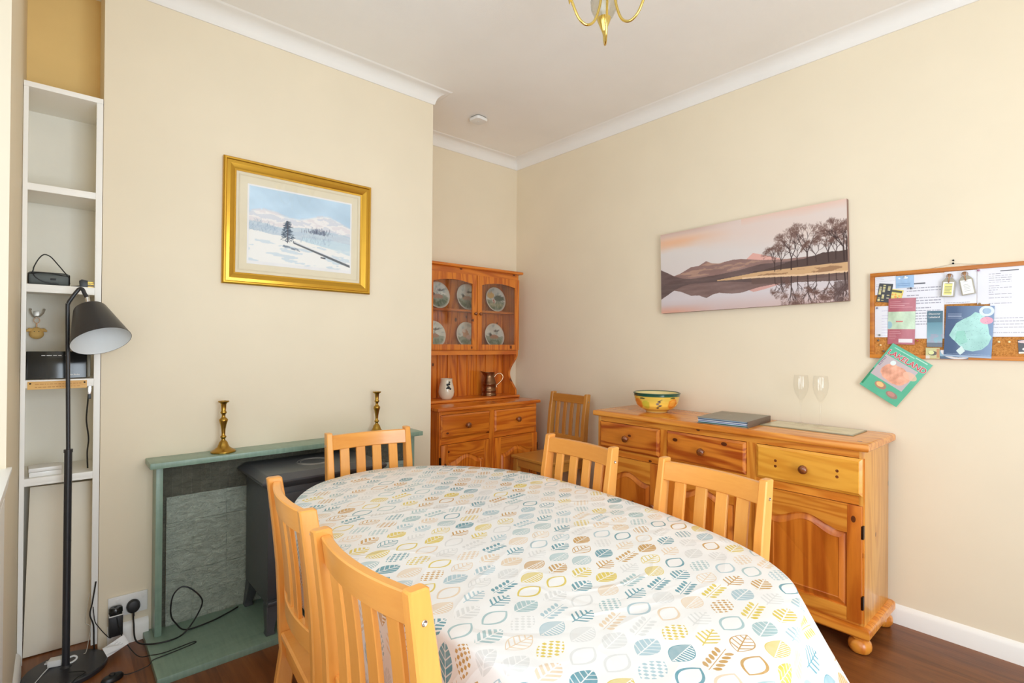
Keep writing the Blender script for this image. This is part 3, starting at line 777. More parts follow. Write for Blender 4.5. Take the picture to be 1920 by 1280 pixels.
# ------------------------------------------------------------------ cork board with its papers
def build_board():
    yL, yR, z0, z1 = 0.758, 0.126, 1.266, 1.682
    w, h = yL-yR, z1-z0; xc = (yL+yR)/2
    t = thing('cork_board', 'cork notice board in a pine frame crowded with papers and leaflets', 'notice board', (XW-0.001, xc, z0), -PI/2)
    f = 0.018
    for (a, b, c, d, nm) in ((-w/2, w/2, 0, f, 'frame_rail'), (-w/2, w/2, h-f, h, 'frame_rail'), (-w/2, -w/2+f, f, h-f, 'frame_stile'), (w/2-f, w/2, f, h-f, 'frame_stile')):
        obj(nm, box(B(), a, b, -0.018, -0.001, c, d, 0.0015), M['orange_wood'], t)
    c = NT('cork'); n = c.noise(c.coord(), 160, 5, 0.7); n2 = c.noise(c.coord(), 420, 2)
    c.set(Base_Color=c.ramp(n*0.7+n2*0.3, [(0.3, srgb(120, 66, 22)), (0.5, srgb(196, 130, 60)), (0.7, srgb(222, 164, 92))]), Roughness=0.9); c.bump(n, 0.5, 0.002)
    obj('cork_sheet', box(B(), -w/2+f, w/2-f, -0.010, -0.001, f, h-f), c.m, t)
    LX = lambda yw: xc-yw     # world y -> local x
    def place(o, yl, zb, dep, rot=0.0, pivot=None):
        o.location = (XW-0.001-dep, yl, zb); o.rotation_euler = (0, 0, -PI/2)
        if rot: o.rotation_euler = (Matrix.Rotation(-PI/2, 3, 'Z') @ Matrix.Rotation(rot, 3, 'Y')).to_euler()
    rs = random.Random(3)
    def letter(name, ys, zs, dep, label, lines, left=.12, right=.85, title=True, col=rgb(224, 224, 232), ink=rgb(120, 118, 136), rot=0, curl=0.002, top=.93, step=.05):
        ww, hh = ys[0]-ys[1], zs[1]-zs[0]
        P = Paint(max(60, int(ww*1300)), max(60, int(hh*1300)), col)
        P.a += fnoise(P.U, P.V, len(name)+lines, 2, .8)[..., None]*.012
        v = top
        if title: P.rect(.35, v-.012, .62, v+.008, ink*.6); v -= .07
        for k in range(lines):
            if rs.random() < .18: v -= step*.7; 
            u = left; end = right*(1 if rs.random() < .7 else rs.uniform(.3, .8))
            while u < end:
                l = rs.uniform(.02, .09); P.rect(u, v-.008, min(u+l, end), v+.006, ink, .75); u += l+.014
            v -= step
            if v < .05: break
        o = sheet(name, ww, hh, P, M['gloss_print'], None, t=0.0004, curl=lambda U, V: -curl*np.sin(U*PI)*(1-V)); place(o, ys[0], zs[0], dep, rot)
        tag(o, label, 'paper'); return o
    letter('typed_notice', (.654, .473), (1.36, 1.660), .0115, 'white typed notice pinned left of the key tags on the cork board', 13, .24, .93, True, top=.86, step=.042)
    letter('typed_notice', (.473, .362), (1.515, 1.662), .0125, 'white sheet hanging directly behind the key tags on the cork board', 2, .05, .8, False, top=.08)
    letter('typed_letter', (.361, .150), (1.509, 1.664), .0120, 'glossy typed letter at the upper right of the cork board', 14, .18, .52, True, top=.90, step=.058)
    letter('typed_letter', (.319, .150), (1.367, 1.512), .0130, 'white welcome letter at the lower right, beside the blue map', 5, .04, .75, False, top=.55, step=.09)
    letter('printed_note', (.738, .675), (1.367, 1.519), .0122, 'narrow white note pinned left of the red leaflet', 9, .45, .97, False, ink=rgb(170, 160, 196), top=.84, step=.09)
    letter('small_card', (.738, .654), (1.575, 1.662), .0120, 'white scribbled card in the top left corner of the cork board', 6, .05, .95, False, top=.94, step=.1)
    # blue card
    P = Paint(90, 76, rgb(150, 184, 220)); P.a += fnoise(P.U, P.V, 3, 3, 2)[..., None]*.05
    for v in (.20, .34): P.rect(.08, v-.03, .8, v+.03, rgb(96, 134, 184), .8)
    P.ell(.55, .80, .12, .08, rgb(232, 240, 248)); P.ell(.2, .78, .06, .06, rgb(232, 240, 248))
    o = sheet('blue_card', .070, .058, P, M['gloss_print'], None, t=.0005); place(o, .654, 1.602, .0135); tag(o, 'small pale blue card at the top of the cork board', 'card')
    # black and yellow leaflet
    P = Paint(80, 120, rgb(44, 42, 44))
    for k in range(44):
        cidx = int(rs.random()*3); u = (.06, .32, .68)[cidx]; v = rs.uniform(.04, .94); P.rect(u, v, u+.18, v+rs.uniform(.02, .06), (rgb(216, 204, 140), rgb(196, 190, 160), rgb(232, 220, 150))[int(rs.random()*3)], .9)
    o = sheet('black_leaflet', .056, .090, P, M['gloss_print'], None, t=.0008); place(o, .732, 1.542, .0145, 0.14); tag(o, 'black leaflet with pale yellow blocks at the left end of the cork board', 'leaflet')
    P = Paint(70, 60, rgb(222, 206, 96))
    for k in range(26): P.rect(rs.random(), rs.random(), rs.random(), rs.random()*.2+rs.random()*.6, rgb(60, 58, 40) if rs.random() < .4 else rgb(236, 226, 150), .35)
    P.rect(.05, .72, .9, .92, rgb(60, 62, 40), .9)
    for k in range(14): P.ell(rs.random(), rs.random()*.6, .08, .08, rgb(230, 150, 60), .8)
    o = sheet('yellow_leaflet', .052, .050, P, M['gloss_print'], None, t=.0006); place(o, .684, 1.552, .0140, 0.22); tag(o, 'small crumpled yellow leaflet above the red one', 'leaflet')
    # red folded leaflet with map
    P = Paint(120, 240, rgb(176, 92, 104)); n = fnoise(P.U, P.V, 6, 4, 3)
    P.a += n[..., None]*.03
    P.put((P.V > .33) & (P.V < .71), np.clip(rgb(190, 212, 184)+n[..., None]*.08, 0, 1)); P.ell(.05, .42, .12, .08, rgb(150, 190, 204)); P.rect(.3, .48, .56, .51, rgb(206, 84, 84), .8)
    for v in (.92, .88, .84, .80): P.rect(.06, v-.005, rs.uniform(.35, .9), v+.005, rgb(226, 180, 184), .7)
    for v in (.28, .24, .20, .16, .12): P.rect(.06, v-.005, rs.uniform(.3, .5), v+.005, rgb(226, 180, 184), .7)
    P.rect(.42, .04, .92, .12, rgb(226, 220, 224))
    o = sheet('red_leaflet', .106, .220, P, M['gloss_print'], None, t=.0015, curl=lambda U, V: -.003*np.sin(U*PI)); place(o, .686, 1.334, .0160, 0.02); tag(o, 'tall folded red leaflet with a pale green map panel', 'leaflet')
    # teal leaflet
    P = Paint(90, 200, rgb(60, 120, 140)); n = fnoise(P.U, P.V, 8, 4, 2, 2)
    P.put(np.clip(1-P.V*1.2, 0, 1), rgb(150, 186, 200)); P.rect(0, .68, 1, 1, rgb(34, 84, 104), .8); P.put((P.V < .36) & (n > -.1), rgb(160, 148, 172), .6); P.put((P.V < .12), rgb(74, 84, 96), .8)
    o = sheet('teal_leaflet', .056, .165, P, M['gloss_print'], None, t=.0012); place(o, .535, 1.322, .0150, 0.01); tag(o, 'narrow teal leaflet tucked left of the blue map', 'leaflet')
    for i, (sx, sz) in enumerate((('Discover', .148), ('Lakeland', .133))):
        text(sx, .0115, M['white_ink'], o, TM(.005, -.0012, sz), bold=0.0001)
    P = Paint(60, 50, rgb(196, 190, 130)); P.ell(.5, .5, .32, .2, rgb(80, 66, 50)); P.ell(.4, .55, .2, .18, rgb(216, 220, 150)); P.rect(.0, .0, .3, .3, rgb(214, 206, 190)); P.rect(.78, .1, .96, .9, rgb(190, 130, 70))
    o = sheet('photo_leaflet', .050, .050, P, M['gloss_print'], None, t=.0006); place(o, .538, 1.268, .0192); tag(o, 'small picture leaflet poking out below the teal one', 'leaflet')
    P = Paint(70, 50, rgb(54, 84, 112)); P.ell(.1, .6, .25, .3, rgb(130, 170, 190)); P.ell(.65, .95, .62, .95, rgb(222, 216, 216), ring=.78); P.ell(.65, .95, .4, .5, rgb(76, 96, 130))
    o = sheet('blue_leaflet', .098, .040, P, M['gloss_print'], None, t=.0006); place(o, .487, 1.268, .0185); tag(o, 'blue leaflet with a pale ring showing below the map', 'leaflet')
    # blue map
    P = Paint(230, 300, rgb(58, 84, 124)); n = fnoise(P.U, P.V, 12, 5, 2)
    P.put(np.clip(P.U*1.1-.25, 0, 1), rgb(128, 158, 196), .9)
    island = [(.10, .42), (.17, .55), (.24, .66), (.38, .74), (.52, .80), (.62, .88), (.78, .84), (.86, .74), (.90, .60), (.93, .46), (.98, .40), (.92, .26), (.80, .16), (.62, .12), (.46, .14), (.33, .22), (.24, .30), (.16, .36)]
    P.poly(island, np.clip(rgb(160, 210, 204)+n[..., None]*.10, 0, 1)); P.poly([(.22, .32), (.36, .24), (.50, .30), (.42, .52), (.26, .5)], rgb(120, 196, 172), .5)
    P.poly([(.27, .12), (.36, .04), (.46, .12), (.38, .22)], rgb(206, 226, 224)); P.ell(.85, .90, .15, .10, rgb(208, 220, 232), ring=.55); P.ell(.86, .90, .08, .055, rgb(150, 180, 208)); P.ell(.86, .72, .13, .07, rgb(232, 150, 172), .9)
    for k in range(90): P.ell(rs.uniform(.2, .9), rs.uniform(.18, .8), .008, .006, rgb(90, 130, 140), .5)
    for k in range(4): P.rect(.05, .84-.028*k, rs.uniform(.30, .42), .848-.028*k, rgb(190, 200, 220), .8)
    P.rect(.0, .0, 1, .035, rgb(150, 172, 200)); 
    for k in range(14): P.line(.05+.05*k, .06, .09+.05*k, .06, .006, rgb(200, 214, 226), .6)
    o = sheet('folded_map', .160, .226, P, M['gloss_print'], None, t=.0025, curl=lambda U, V: -.004*np.sin(U*PI)); place(o, .474, 1.281, .0205, 0.045); tag(o, 'large dark blue map leaflet with a pale green landmass, lower middle of the board', 'map')
    P = Paint(40, 60, rgb(52, 50, 54)); P.ell(.5, .85, .5, .12, rgb(214, 190, 190)); P.ell(.45, .32, .25, .12, rgb(224, 224, 220), ring=.5); P.rect(0, 0, 1, .14, rgb(232, 224, 210))
    o = sheet('black_card', .060, .058, P, M['gloss_print'], None, t=.0008); place(o, .230, 1.296, .0130, -0.05); tag(o, 'small black card near the right edge of the cork board', 'card')
    # push pins
    pins = [(.728, 1.510, (.25, .25, .35)), (.717, 1.378, (.2, .22, .2)), (.594, 1.597, (.1, .1, .12)), (.616, 1.652, (.85, .88, .9)), (.356, 1.657, (.45, .2, .35)), (.352, 1.511, (.35, .25, .12)),
            (.290, 1.345, (.9, .75, .4)), (.258, 1.345, (.9, .75, .4)), (.713, 1.329, (.85, .65, .35)), (.569, 1.350, (.5, .08, .08)), (.70, 1.300, (.15, .12, .1)), (.722, 1.352, (.12, .12, .12))]
    names = ['dark blue pin on the narrow white note', 'dark pin at the foot of the narrow white note', 'black pin under the pale blue card', 'clear pin on the pale blue card', 'purple pin at the corner of the glossy letter',
             'brown pin above the blue map', 'brass pin in bare cork right of the map, the left of two', 'brass pin in bare cork right of the map, the right of two', 'brass pin in the cork under the narrow white note', 'dark red pin at the foot of the red leaflet', 'dark pin low in the bottom left cork', 'black pin just under the narrow white note']
    for (y, z, c3), nm in zip(pins, names):
        bm = B(); mt = Matrix.Translation((XW-.011, y, z)) @ Matrix.Rotation(-PI/2, 4, 'Y')
        lathe(bm, [(.0014, 0), (.0014, .007), (.0042, .008), (.0046, .011), (.003, .0125), (.0005, .013)], 12, mt)
        tag(obj('push_pin', bm, plain('pin_'+nm[:9], c3+(1,), .25)), nm, 'pin', 'pins in the cork board')
    # hanging wire and nail
    bm = B(); tube(bm, [(XW-.006, yL-.20, z1-.004), (XW-.004, .4425, 1.697), (XW-.006, yR+.18, z1-.004)], .0007, 5)
    w_ = obj('hanging_wire', bm, M['chrome']); w_.parent = t; w_.matrix_parent_inverse = Matrix.Identity(4)
    w_.matrix_local = (Matrix.Translation(t.location) @ Matrix.Rotation(-PI/2, 4, 'Z')).inverted()
    bm = B(); lathe(bm, [(.0018, 0), (.0018, .012), (.0045, .0125), (.004, .015), (.0003, .016)], 10, Matrix.Translation((XW, .4425, 1.698)) @ Matrix.Rotation(-PI/2, 4, 'Y'))
    lathe(bm, [(.0015, 0), (.0015, .008), (.004, .009), (.003, .011), (.0003, .012)], 10, Matrix.Translation((XW, .4425, 1.712)) @ Matrix.Rotation(-PI/2, 4, 'Y'))
    tag(obj('picture_hook', bm, M['iron_hole']), 'small dark picture hook on the wall holding the cork board wire', 'hook')
    # key tags
    for i, (y, z, rot, hl) in enumerate(((.452, 1.545, .08, True), (.403, 1.549, -.16, False))):
        g = thing('key_tag', ('key ring tag with yellow writing panel hanging on the cork board, the left of two', 'key ring tag with white writing panel hanging on the cork board, the right of two')[i], 'key ring', (XW-.026, y, z+.105), -PI/2, 'key tags on the cork board')
        g.rotation_euler = (Matrix.Rotation(-PI/2, 3, 'Z') @ Matrix.Rotation(rot, 3, 'Y')).to_euler()
        pts = [(-.024, -.102), (.024, -.102), (.024, -.035), (.012, -.018), (-.012, -.018), (-.024, -.035)]
        obj('plastic_case', prism(B(), pts, -.003, .003, 'xz', .001), plain('clear_smoky_plastic%d' % i, srgb(168, 162, 146), .2), g)
        P = Paint(50, 80, rgb(240, 238, 230))
        if hl: P.rect(.12, .08, .85, .90, rgb(226, 220, 110), .9)
        for v in (.88, .66, .56, .46, .36, .22): P.rect(.2, v-.02, rs.uniform(.6, .85), v+.02, rgb(96, 92, 60) if hl else rgb(170, 172, 176), .85)
        c_ = sheet('insert', .038, .062, P, M['gloss_print'], g); c_.location = (-.019, -.0034, -.098)
        bm = B(); tube(bm, [(.011*math.cos(a), 0, -.010+.011*math.sin(a)) for a in [2*PI*k/16 for k in range(16)]], .0011, 6, closed=True); obj('split_ring', bm, M['pewter'], g)
        bm = B(); prism(bm, [(-.006, .0), (.006, .0), (.007, -.012), (.002, -.016), (.002, -.040), (-.002, -.040), (-.002, -.016), (-.007, -.012)], -.0065, -.0045, 'xz', .0003)
        obj('key', bm, M['pewter'], g)
    # magazine hanging below the board
    P = Paint(170, 250, rgb(70, 178, 138)); n = fnoise(P.U, P.V, 21, 4, 2)
    P.put(np.clip((P.V-.0)*1.0, 0, 1)*.0+1, np.clip(rgb(120, 196, 170)+n[..., None]*.1, 0, 1), .35)
    P.rect(.04, .30, .86, .76, np.clip(rgb(196, 182, 186)+0, 0, 1)); 
    P.put((((P.U-.50)/.34)**2+((P.V-.50)/.17)**2 < 1+.5*n), np.clip(rgb(236, 164, 130)+fnoise(P.U, P.V, 5, 4, 5)[..., None]*.16, 0, 1), .9)
    P.ell(.78, .62, .16, .07, rgb(240, 190, 160), .8); P.ell(.30, .68, .06, .05, rgb(226, 240, 240)); P.rect(.0, .28, .04, .42, rgb(30, 130, 90)); P.rect(.0, .05, .05, .28, rgb(30, 140, 96))
    P.ell(.40, .20, .14, .07, rgb(176, 132, 110)); P.ell(.38, .21, .09, .045, rgb(240, 196, 130)); P.ell(.74, .15, .14, .06, rgb(160, 128, 116)); P.ell(.72, .16, .09, .04, rgb(200, 140, 130))
    for v in (.90, ): P.rect(.1, v+.035, .6, v+.05, rgb(190, 230, 212), .8)
    P.rect(.62, .955, .9, .97, rgb(210, 240, 226), .8)
    for k in range(7): P.rect(.03, .52+.03*k, .1, .535+.03*k, rgb(96, 72, 96), .6)
    t2 = thing('magazine', 'green walking magazine with a red title hanging askew below the cork board', 'magazine', (XW-.001, .655, 1.186))
    t2.rotation_euler = (Matrix.Rotation(-PI/2, 3, 'Z') @ Matrix.Rotation(math.radians(34), 3, 'Y')).to_euler()
    s = sheet('cover', .182, .246, P, M['gloss_print'], t2); s.location = (-.091, -.0255, -.123)
    obj('pages', box(B(), -.0905, .0905, -.0253, -.020, -.1225, .1225), M['paper'], t2)
    text('LAKELAND', .0345, M['white_ink'], t2, TM(-.0835, -.0258, .0705), 'title_outline', bold=.0016)
    text('LAKELAND', .0345, M['red_ink'], t2, TM(-.0835, -.0263, .0705), 'title_lettering', bold=.0004)
build_board()

# ------------------------------------------------------------------ pine cabinets
def knob(parent, x, y, z, r=0.020, mat=None):
    bm = B(); lathe(bm, [(r*.45, 0), (r*.42, r*.5), (r*.75, r*.8), (r, r*1.25), (r*.92, r*1.7), (r*.5, r*1.95), (0.0005, r*2.0)], 20, Matrix.Translation((x, y, z)) @ Matrix.Rotation(PI/2, 4, 'X'))
    return obj('knob', bm, mat or M['knob'], parent, angle=60)
def arch_loop(x0, x1, z0, z1, rise, n=28, inset=0.0, flat=0.12):
    """rectangle whose top edge swells up in a cathedral curve"""
    x0 += inset; x1 -= inset; z0 += inset; z1 -= inset
    pts = [(x0, z0), (x1, z0)]
    xc = (x0+x1)/2; hw = (x1-x0)/2*(1-flat)
    for k in range(n+1):
        x = x1+(x0-x1)*k/n; t = (x-xc)/hw
        z = z1 + (rise*(0.5+0.5*math.cos(PI*t))**1.0 if abs(t) < 1 else 0)
        pts.append((x, z))
    return pts
def cab_drawer(parent, x0, x1, z0, z1, y, mat, knobm=None):
    """front face bevelled; y is the carcass front, drawer stands 16 mm proud"""
    bm = B()
    L = lambda i, yy: [(x0+i, yy, z0+i), (x1-i, yy, z0+i), (x1-i, yy, z1-i), (x0+i, yy, z1-i)]
    loft(bm, [L(0, y+0.01), L(0, y-0.008), L(0.003, y-0.010), L(0.011, y-0.015), L(0.013, y-0.018)])
    d = obj('drawer', bm, mat, parent, angle=20); knob(d, (x0+x1)/2, y-0.018, (z0+z1)/2, 0.0205, knobm); return d
def cab_door(parent, x0, x1, z0, z1, y, mx, mz, knob_side, fr=0.055, rise=0.045, hinge=True):
    d = thing_part('door', parent)
    zt = z1-fr-rise-0.022; ix0, ix1, iz0 = x0+fr, x1-fr, z0+fr
    yf = y-0.018
    bm = B(); box(bm, x0, ix0, yf, y+0.004, z0, z1, 0.002); box(bm, ix1, x1, yf, y+0.004, z0, z1, 0.002); box(bm, x0+0.003, x1-0.003, y+0.002, y+0.0045, z0+0.003, z1-0.003)
    me = obj('door', bm, mz, parent)   # stiles carry the door
    bpy.data.objects.remove(d); d = me
    obj('door_rail', box(B(), ix0, ix1, yf, y+0.002, z0, iz0, 0.0015), mx, d); bm = B()
    top = arch_loop(ix0, ix1, iz0, zt, rise)[2:]
    prism(bm, [(ix0, z1), (ix1, z1)]+top, yf+0.0003, y+0.002, 'xz'); obj('door_rail', bm, mx, d, angle=30)
    loops = []
    for ins, yy in ((-0.001, y+0.002), (0.0, yf+0.010), (0.006, yf+0.009), (0.010, yf+0.006), (0.030, yf-0.001), (0.034, yf+0.001)):
        loops.append([(p[0], yy, p[1]) for p in arch_loop(ix0, ix1, iz0, zt, rise, inset=ins)])
    bm = B(); loft(bm, loops); obj('door_panel', bm, mz, d, angle=25)
    if knob_side: knob(d, (x1-fr/2) if knob_side > 0 else (x0+fr/2), yf, z0+(z1-z0)*0.52, 0.015)
    if hinge:
        hx = x0-0.003 if knob_side > 0 else x1+0.003
        for zz in (z0+0.09*1.0, z1-0.11):
            bm = B(); box(bm, hx-0.004, hx+0.004, yf-0.002, y-0.001, zz-0.028, zz+0.028, 0.001); obj('hinge', bm, plain('dark_hinge', srgb(60, 38, 22), .4, .8) if 'hinge_m' not in M else M['hinge_m'], d)
    return d
def thing_part(name, parent):
    o = bpy.data.objects.new(name, None); C.objects.link(o); o.parent = parent; return o
M['hinge_m'] = plain('dark_hinge_metal', srgb(60, 38, 22), .4, .8)
def moulded_slab(bm, x0, x1, y0, y1, z0, z1, r=0.012, back=True):
    """table slab with a rounded nose on front and both ends"""
    loops = []
    for ins, z in ((r*0.9, z0), (r*0.35, z0+0.002), (0, z0+r*0.6), (0, z1-r*0.8), (r*0.25, z1-r*0.3), (r*0.8, z1-0.001), (r*1.1, z1)):
        loops.append([(x0+ins, y0+ins, z), (x1-ins, y0+ins, z), (x1-ins, y1, z), (x0+ins, y1, z)])
    return loft(bm, loops)
def bun_foot(parent, x, y, ztop, mat, r=0.045):
    bm = B(); h = ztop
    lathe(bm, [(r*.45, 0.0), (r*.80, 0.004), (r*.97, h*.25), (r, h*.45), (r*.92, h*.68), (r*.70, h*.80), (r*.62, h*.86), (r*.78, h*.92), (r*.8, h)], 28, Matrix.Translation((x, y, 0)))
    obj('bun_foot', bm, mat, parent)
def build_sideboard():
    yc = 1.408; t = thing('sideboard', 'long honey pine sideboard with three drawers and arched panel doors', 'sideboard', (2.82, yc, 0), -PI/2)
    fx, L, R, bk = -0.200, -0.725, 0.735, 0.172
    px, pz = M['pine_x'], M['pine_z']
    bm = B()
    box(bm, L, L+0.022, fx, bk, 0.115, 0.868, 0.001); box(bm, R-0.022, R, fx, bk, 0.115, 0.868, 0.001)
    box(bm, L+0.022, R-0.022, bk-0.012, bk, 0.115, 0.868)
    for x in (-0.245, 0.2515): box(bm, x-0.012, x+0.012, fx+0.02, bk-0.02, 0.115, 0.86)
    obj('carcass', bm, M['pine_side'], t)
    for a, b in ((0.838, 0.868), (0.634, 0.671), (0.115, 0.128)): obj('face_rail', box(B(), L+0.022, R-0.022, fx, fx+0.02, a, b), px, t)
    for a, b in ((-0.722, -0.704), (-0.270, -0.226), (0.227, 0.276), (0.730, 0.7349)): obj('face_stile', box(B(), a, b, fx-0.0005, fx+0.02, 0.128, 0.838), pz, t)
    bm = B(); moulded_slab(bm, -0.752, 0.754, -0.222, 0.212, 0.868, 0.905); obj('top_board', bm, M['pine_top'], t, angle=30)
    bm = B(); moulded_slab(bm, -0.748, 0.760, -0.226, 0.19, 0.068, 0.115, 0.016)
    obj('plinth', bm, px, t, angle=30)
    for x in (-0.70, 0.715):
        for y in (-0.185, 0.15): bun_foot(t, x, y, 0.068, pz)
    cab_drawer(t, -0.702, -0.272, 0.674, 0.836, fx, M['pine_dark_x']); cab_drawer(t, -0.224, 0.225, 0.674, 0.836, fx, M['pine_dark_x']); d3 = cab_drawer(t, 0.278, 0.728, 0.674, 0.836, fx, M['pine_pale_x'])
    for x in (0.372, 0.634):
        for dz in (0.011, -0.011):
            bm = B(); lathe(bm, [(0.007, 0), (0.006, 0.0012), (0.0003, 0.0014)], 12, Matrix.Translation((x, fx-0.0178, 0.755+dz+(0.004 if dz > 0 else 0))) @ Matrix.Rotation(PI/2, 4, 'X'))
            obj('plugged_hole', bm, M['knob'], d3)
    cab_door(t, -0.702, -0.272, 0.13, 0.632, fx, px, M['door_z'], 1); cab_door(t, -0.224, 0.225, 0.13, 0.632, fx, px, M['door_z'], 1); cab_door(t, 0.278, 0.728, 0.13, 0.632, fx, px, M['door_z'], -1)
build_sideboard()

def plate_paint(seed, kind):
    P = Paint(90, 90, rgb(230, 232, 220)); U, V = P.U, P.V; n = fnoise(U, V, seed, 5, 2.5); n2 = fnoise(U, V, seed+50, 4, 5, 1)
    P.a[:] = rgb(226, 230, 216)+n[..., None]*.10
    P.put((V < .45+.12*n), rgb(128, 144, 120), .75); P.put((V < .35) & (n2 > .05), rgb(84, 104, 80), .7); P.put((V > .5) & (n2 > .3), rgb(150, 168, 164), .6)
    rs = random.Random(seed)
    if kind == 'duck':
        P.ell(.50, .46, .22, .09, rgb(176, 132, 104)); P.ell(.32, .54, .07, .06, rgb(56, 66, 62)); P.ell(.62, .70, .14, .04, rgb(96, 96, 92)); P.ell(.48, .72, .04, .06, rgb(226, 222, 214))
    elif kind == 'cottage':
        P.rect(.36, .36, .52, .56, rgb(226, 216, 204)); P.rect(.40, .36, .46, .50, rgb(186, 110, 84)); P.ell(.28, .66, .2, .12, rgb(222, 184, 120)); P.ell(.7, .56, .24, .12, rgb(92, 108, 92)); P.rect(.2, .2, .85, .34, rgb(196, 190, 156), .8)
    else:
        P.ell(.46, .55, .14, .16, rgb(210, 164, 128)); P.ell(.40, .66, .08, .06, rgb(232, 216, 196)); P.ell(.60, .42, .14, .09, rgb(220, 196, 184))
    for k in range(40):
        x = rs.uniform(.1, .9); P.line(x, rs.uniform(.08, .2), x+rs.uniform(-.05, .05), rs.uniform(.2, .45), .008, rgb(98, 122, 84), .6)
    P.ell(.5, .5, .5, .5, rgb(236, 230, 212), ring=.93)
    return P
def painted_lathe(name, prof, P, mat, parent=None, seg=64, front=True):
    """lathe about z, colour sampled from P by planar projection onto the disc"""
    R = max(r for r, z in prof); vs = []; cs = []; a = s2l(P.a)
    for r, z in prof:
        for k in range(seg):
            t = 2*PI*k/seg; x, y = r*math.cos(t), r*math.sin(t); vs.append((x, y, z))
            i = min(P.w-1, max(0, int((x/R*.5+.5)*P.w))); j = min(P.h-1, max(0, int((y/R*.5+.5)*P.h))); cs.append(tuple(a[j, i])+(1.0,))
    fs = []
    for i in range(len(prof)-1):
        for k in range(seg):
            q = (k+1) % seg; fs.append((i*seg+k, i*seg+q, (i+1)*seg+q, (i+1)*seg+k))
    fs.append(tuple(range(seg-1, -1, -1))); fs.append(tuple((len(prof)-1)*seg+k for k in range(seg)))
    me = bpy.data.meshes.new(name); me.from_pydata(vs, [], fs)
    at = me.color_attributes.new('print', 'FLOAT_COLOR', 'POINT'); at.data.foreach_set('color', np.array(cs, np.float32).ravel())
    me.materials.append(mat); me.shade_smooth()
    o = bpy.data.objects.new(name, me); C.objects.link(o)
    if parent is not None: o.parent = parent
    return o
def build_dresser():
    # lower cupboard; local x to the right, front at -y
    x0, y0 = 2.425, 3.17
    t = thing('pine_dresser', 'orange pine dresser with glazed plate rack standing in the right alcove', 'dresser', (x0, y0, 0))
    fx = -0.190; L, R = -0.460, 0.460; rx, ry, rz = M['red_x'], M['red_y'], M['red_z']
    bm = B(); box(bm, L, L+0.02, fx, 0.22, 0.09, 0.855, 0.001); box(bm, R-0.02, R, fx, 0.22, 0.09, 0.855, 0.001); box(bm, L+.02, R-.02, 0.205, 0.22, 0.09, 0.855); obj('carcass', bm, rz, t)
    for a, b in ((.832, .855), (.628, .668), (.09, .12)): obj('face_rail', box(B(), L+.02, R-.02, fx, fx+.02, a, b), rx, t)
    for a, b in ((L+.0005, L+.012), (-.024, .024), (R-.012, R-.0005)): obj('face_stile', box(B(), a, b, fx-.0005, fx+.02, .12, .832), rz, t)
    bm = B(); moulded_slab(bm, -.482, .486, -.212, .225, .855, .882, .009); obj('top_board', bm, M['red_top'], t, angle=30)
    bm = B(); moulded_slab(bm, -.475, .475, -.205, .22, .05, .09, .012); obj('plinth', bm, rx, t)
    for x in (-.43, .43):
        for y in (-.165, .18): bun_foot(t, x, y, .05, rz, .04)
    cab_drawer(t, -.452, -.024, .670, .830, fx, rx); cab_drawer(t, .024, .452, .670, .830, fx, rx)
    cab_door(t, -.452, -.024, .122, .626, fx, rx, rz, 1); cab_door(t, .024, .452, .122, .626, fx, rx, rz, -1)
    # rack
    L, R, F, BK, cx = -.425, .462, .036, .222, .0225
    n = 26
    def cheek(xa, xb):
        pts = [(BK, .905), (F+.012, .905), (F+.012, .93)]
        for k in range(n+1):
            s = k/n; z = .94+s*.27; y = F+.012+.085*math.sin(PI*s)**1.3*(1 if s < 1 else 0); pts.append((y, z))
        pts += [(F+.002, 1.225), (F, 1.24), (F, 1.90), (BK, 1.90)]
        obj('rack_side', prism(B(), pts, xa, xb, 'yz'), rz, t, angle=30)
    cheek(L, L+.02); cheek(R-.02, R)
    bm = B(); moulded_slab(bm, L-.006, R+.006, F-.02, BK, .882, .905, .008); obj('rack_base', bm, rx, t)
    bm = B()
    nb = 9; wv = (R-L-.04)/nb
    for k in range(nb):
        a = L+.02+k*wv; b = a+wv
        loft(bm, [[(a, BK-.001, z), (a, BK-.003, z), (a+.0012, BK-.006, z), (a+.005, BK-.014, z), (b-.005, BK-.014, z), (b-.0012, BK-.006, z), (b, BK-.003, z), (b, BK-.001, z)] for z in (.905, 1.90)])
    obj('tongue_and_groove_back', bm, rz, t, angle=20)
    bm = B(); moulded_slab(bm, L-.022, R+.022, F-.035, BK, 1.893, 1.918, .010); obj('cornice', bm, rx, t)
    for za, zb in ((1.852, 1.893), (1.237, 1.270)): obj('rack_rail', box(B(), L+.02, R-.02, F, F+.018, za, zb), rx, t)
    for z in (1.585, 1.285):
        bm = B(); box(bm, L+.0205, R-.0205, F+.03, BK-.015, z-.015, z, .001); obj('rack_shelf', bm, rx, t)
    # glazed doors with arched heads
    for (a, b, ks) in ((L+.004, cx-.003, 1), (cx+.003, R-.004, -1)):
        zA, zB = 1.273, 1.850; fr = .043; yf = F-.016
        bm = B(); box(bm, a, a+fr, yf, F-.001, zA, zB, .0015); box(bm, b-fr, b, yf, F-.001, zA, zB, .0015)
        box(bm, a+fr, b-fr, yf, F-.001, zA, zA+fr, .001)
        nn_ = 20; arc = []
        for k in range(nn_+1):
            s = k/nn_; arc.append((b-fr+(a-b+2*fr)*s, zB-.070+.022*math.sin(PI*s)))
        prism(bm, [(a+fr, zB), (b-fr, zB)]+arc, yf+.0003, F-.001, 'xz'); d = obj('glazed_door', bm, rz, t, angle=25)
        obj('glass_pane', box(B(), a+fr-.004, b-fr+.004, F-.007, F-.005, zA+fr-.004, zB-.05), M['pane'], d)
        knob(d, (b-.021) if ks > 0 else (a+.021), yf, 1.553, .013)
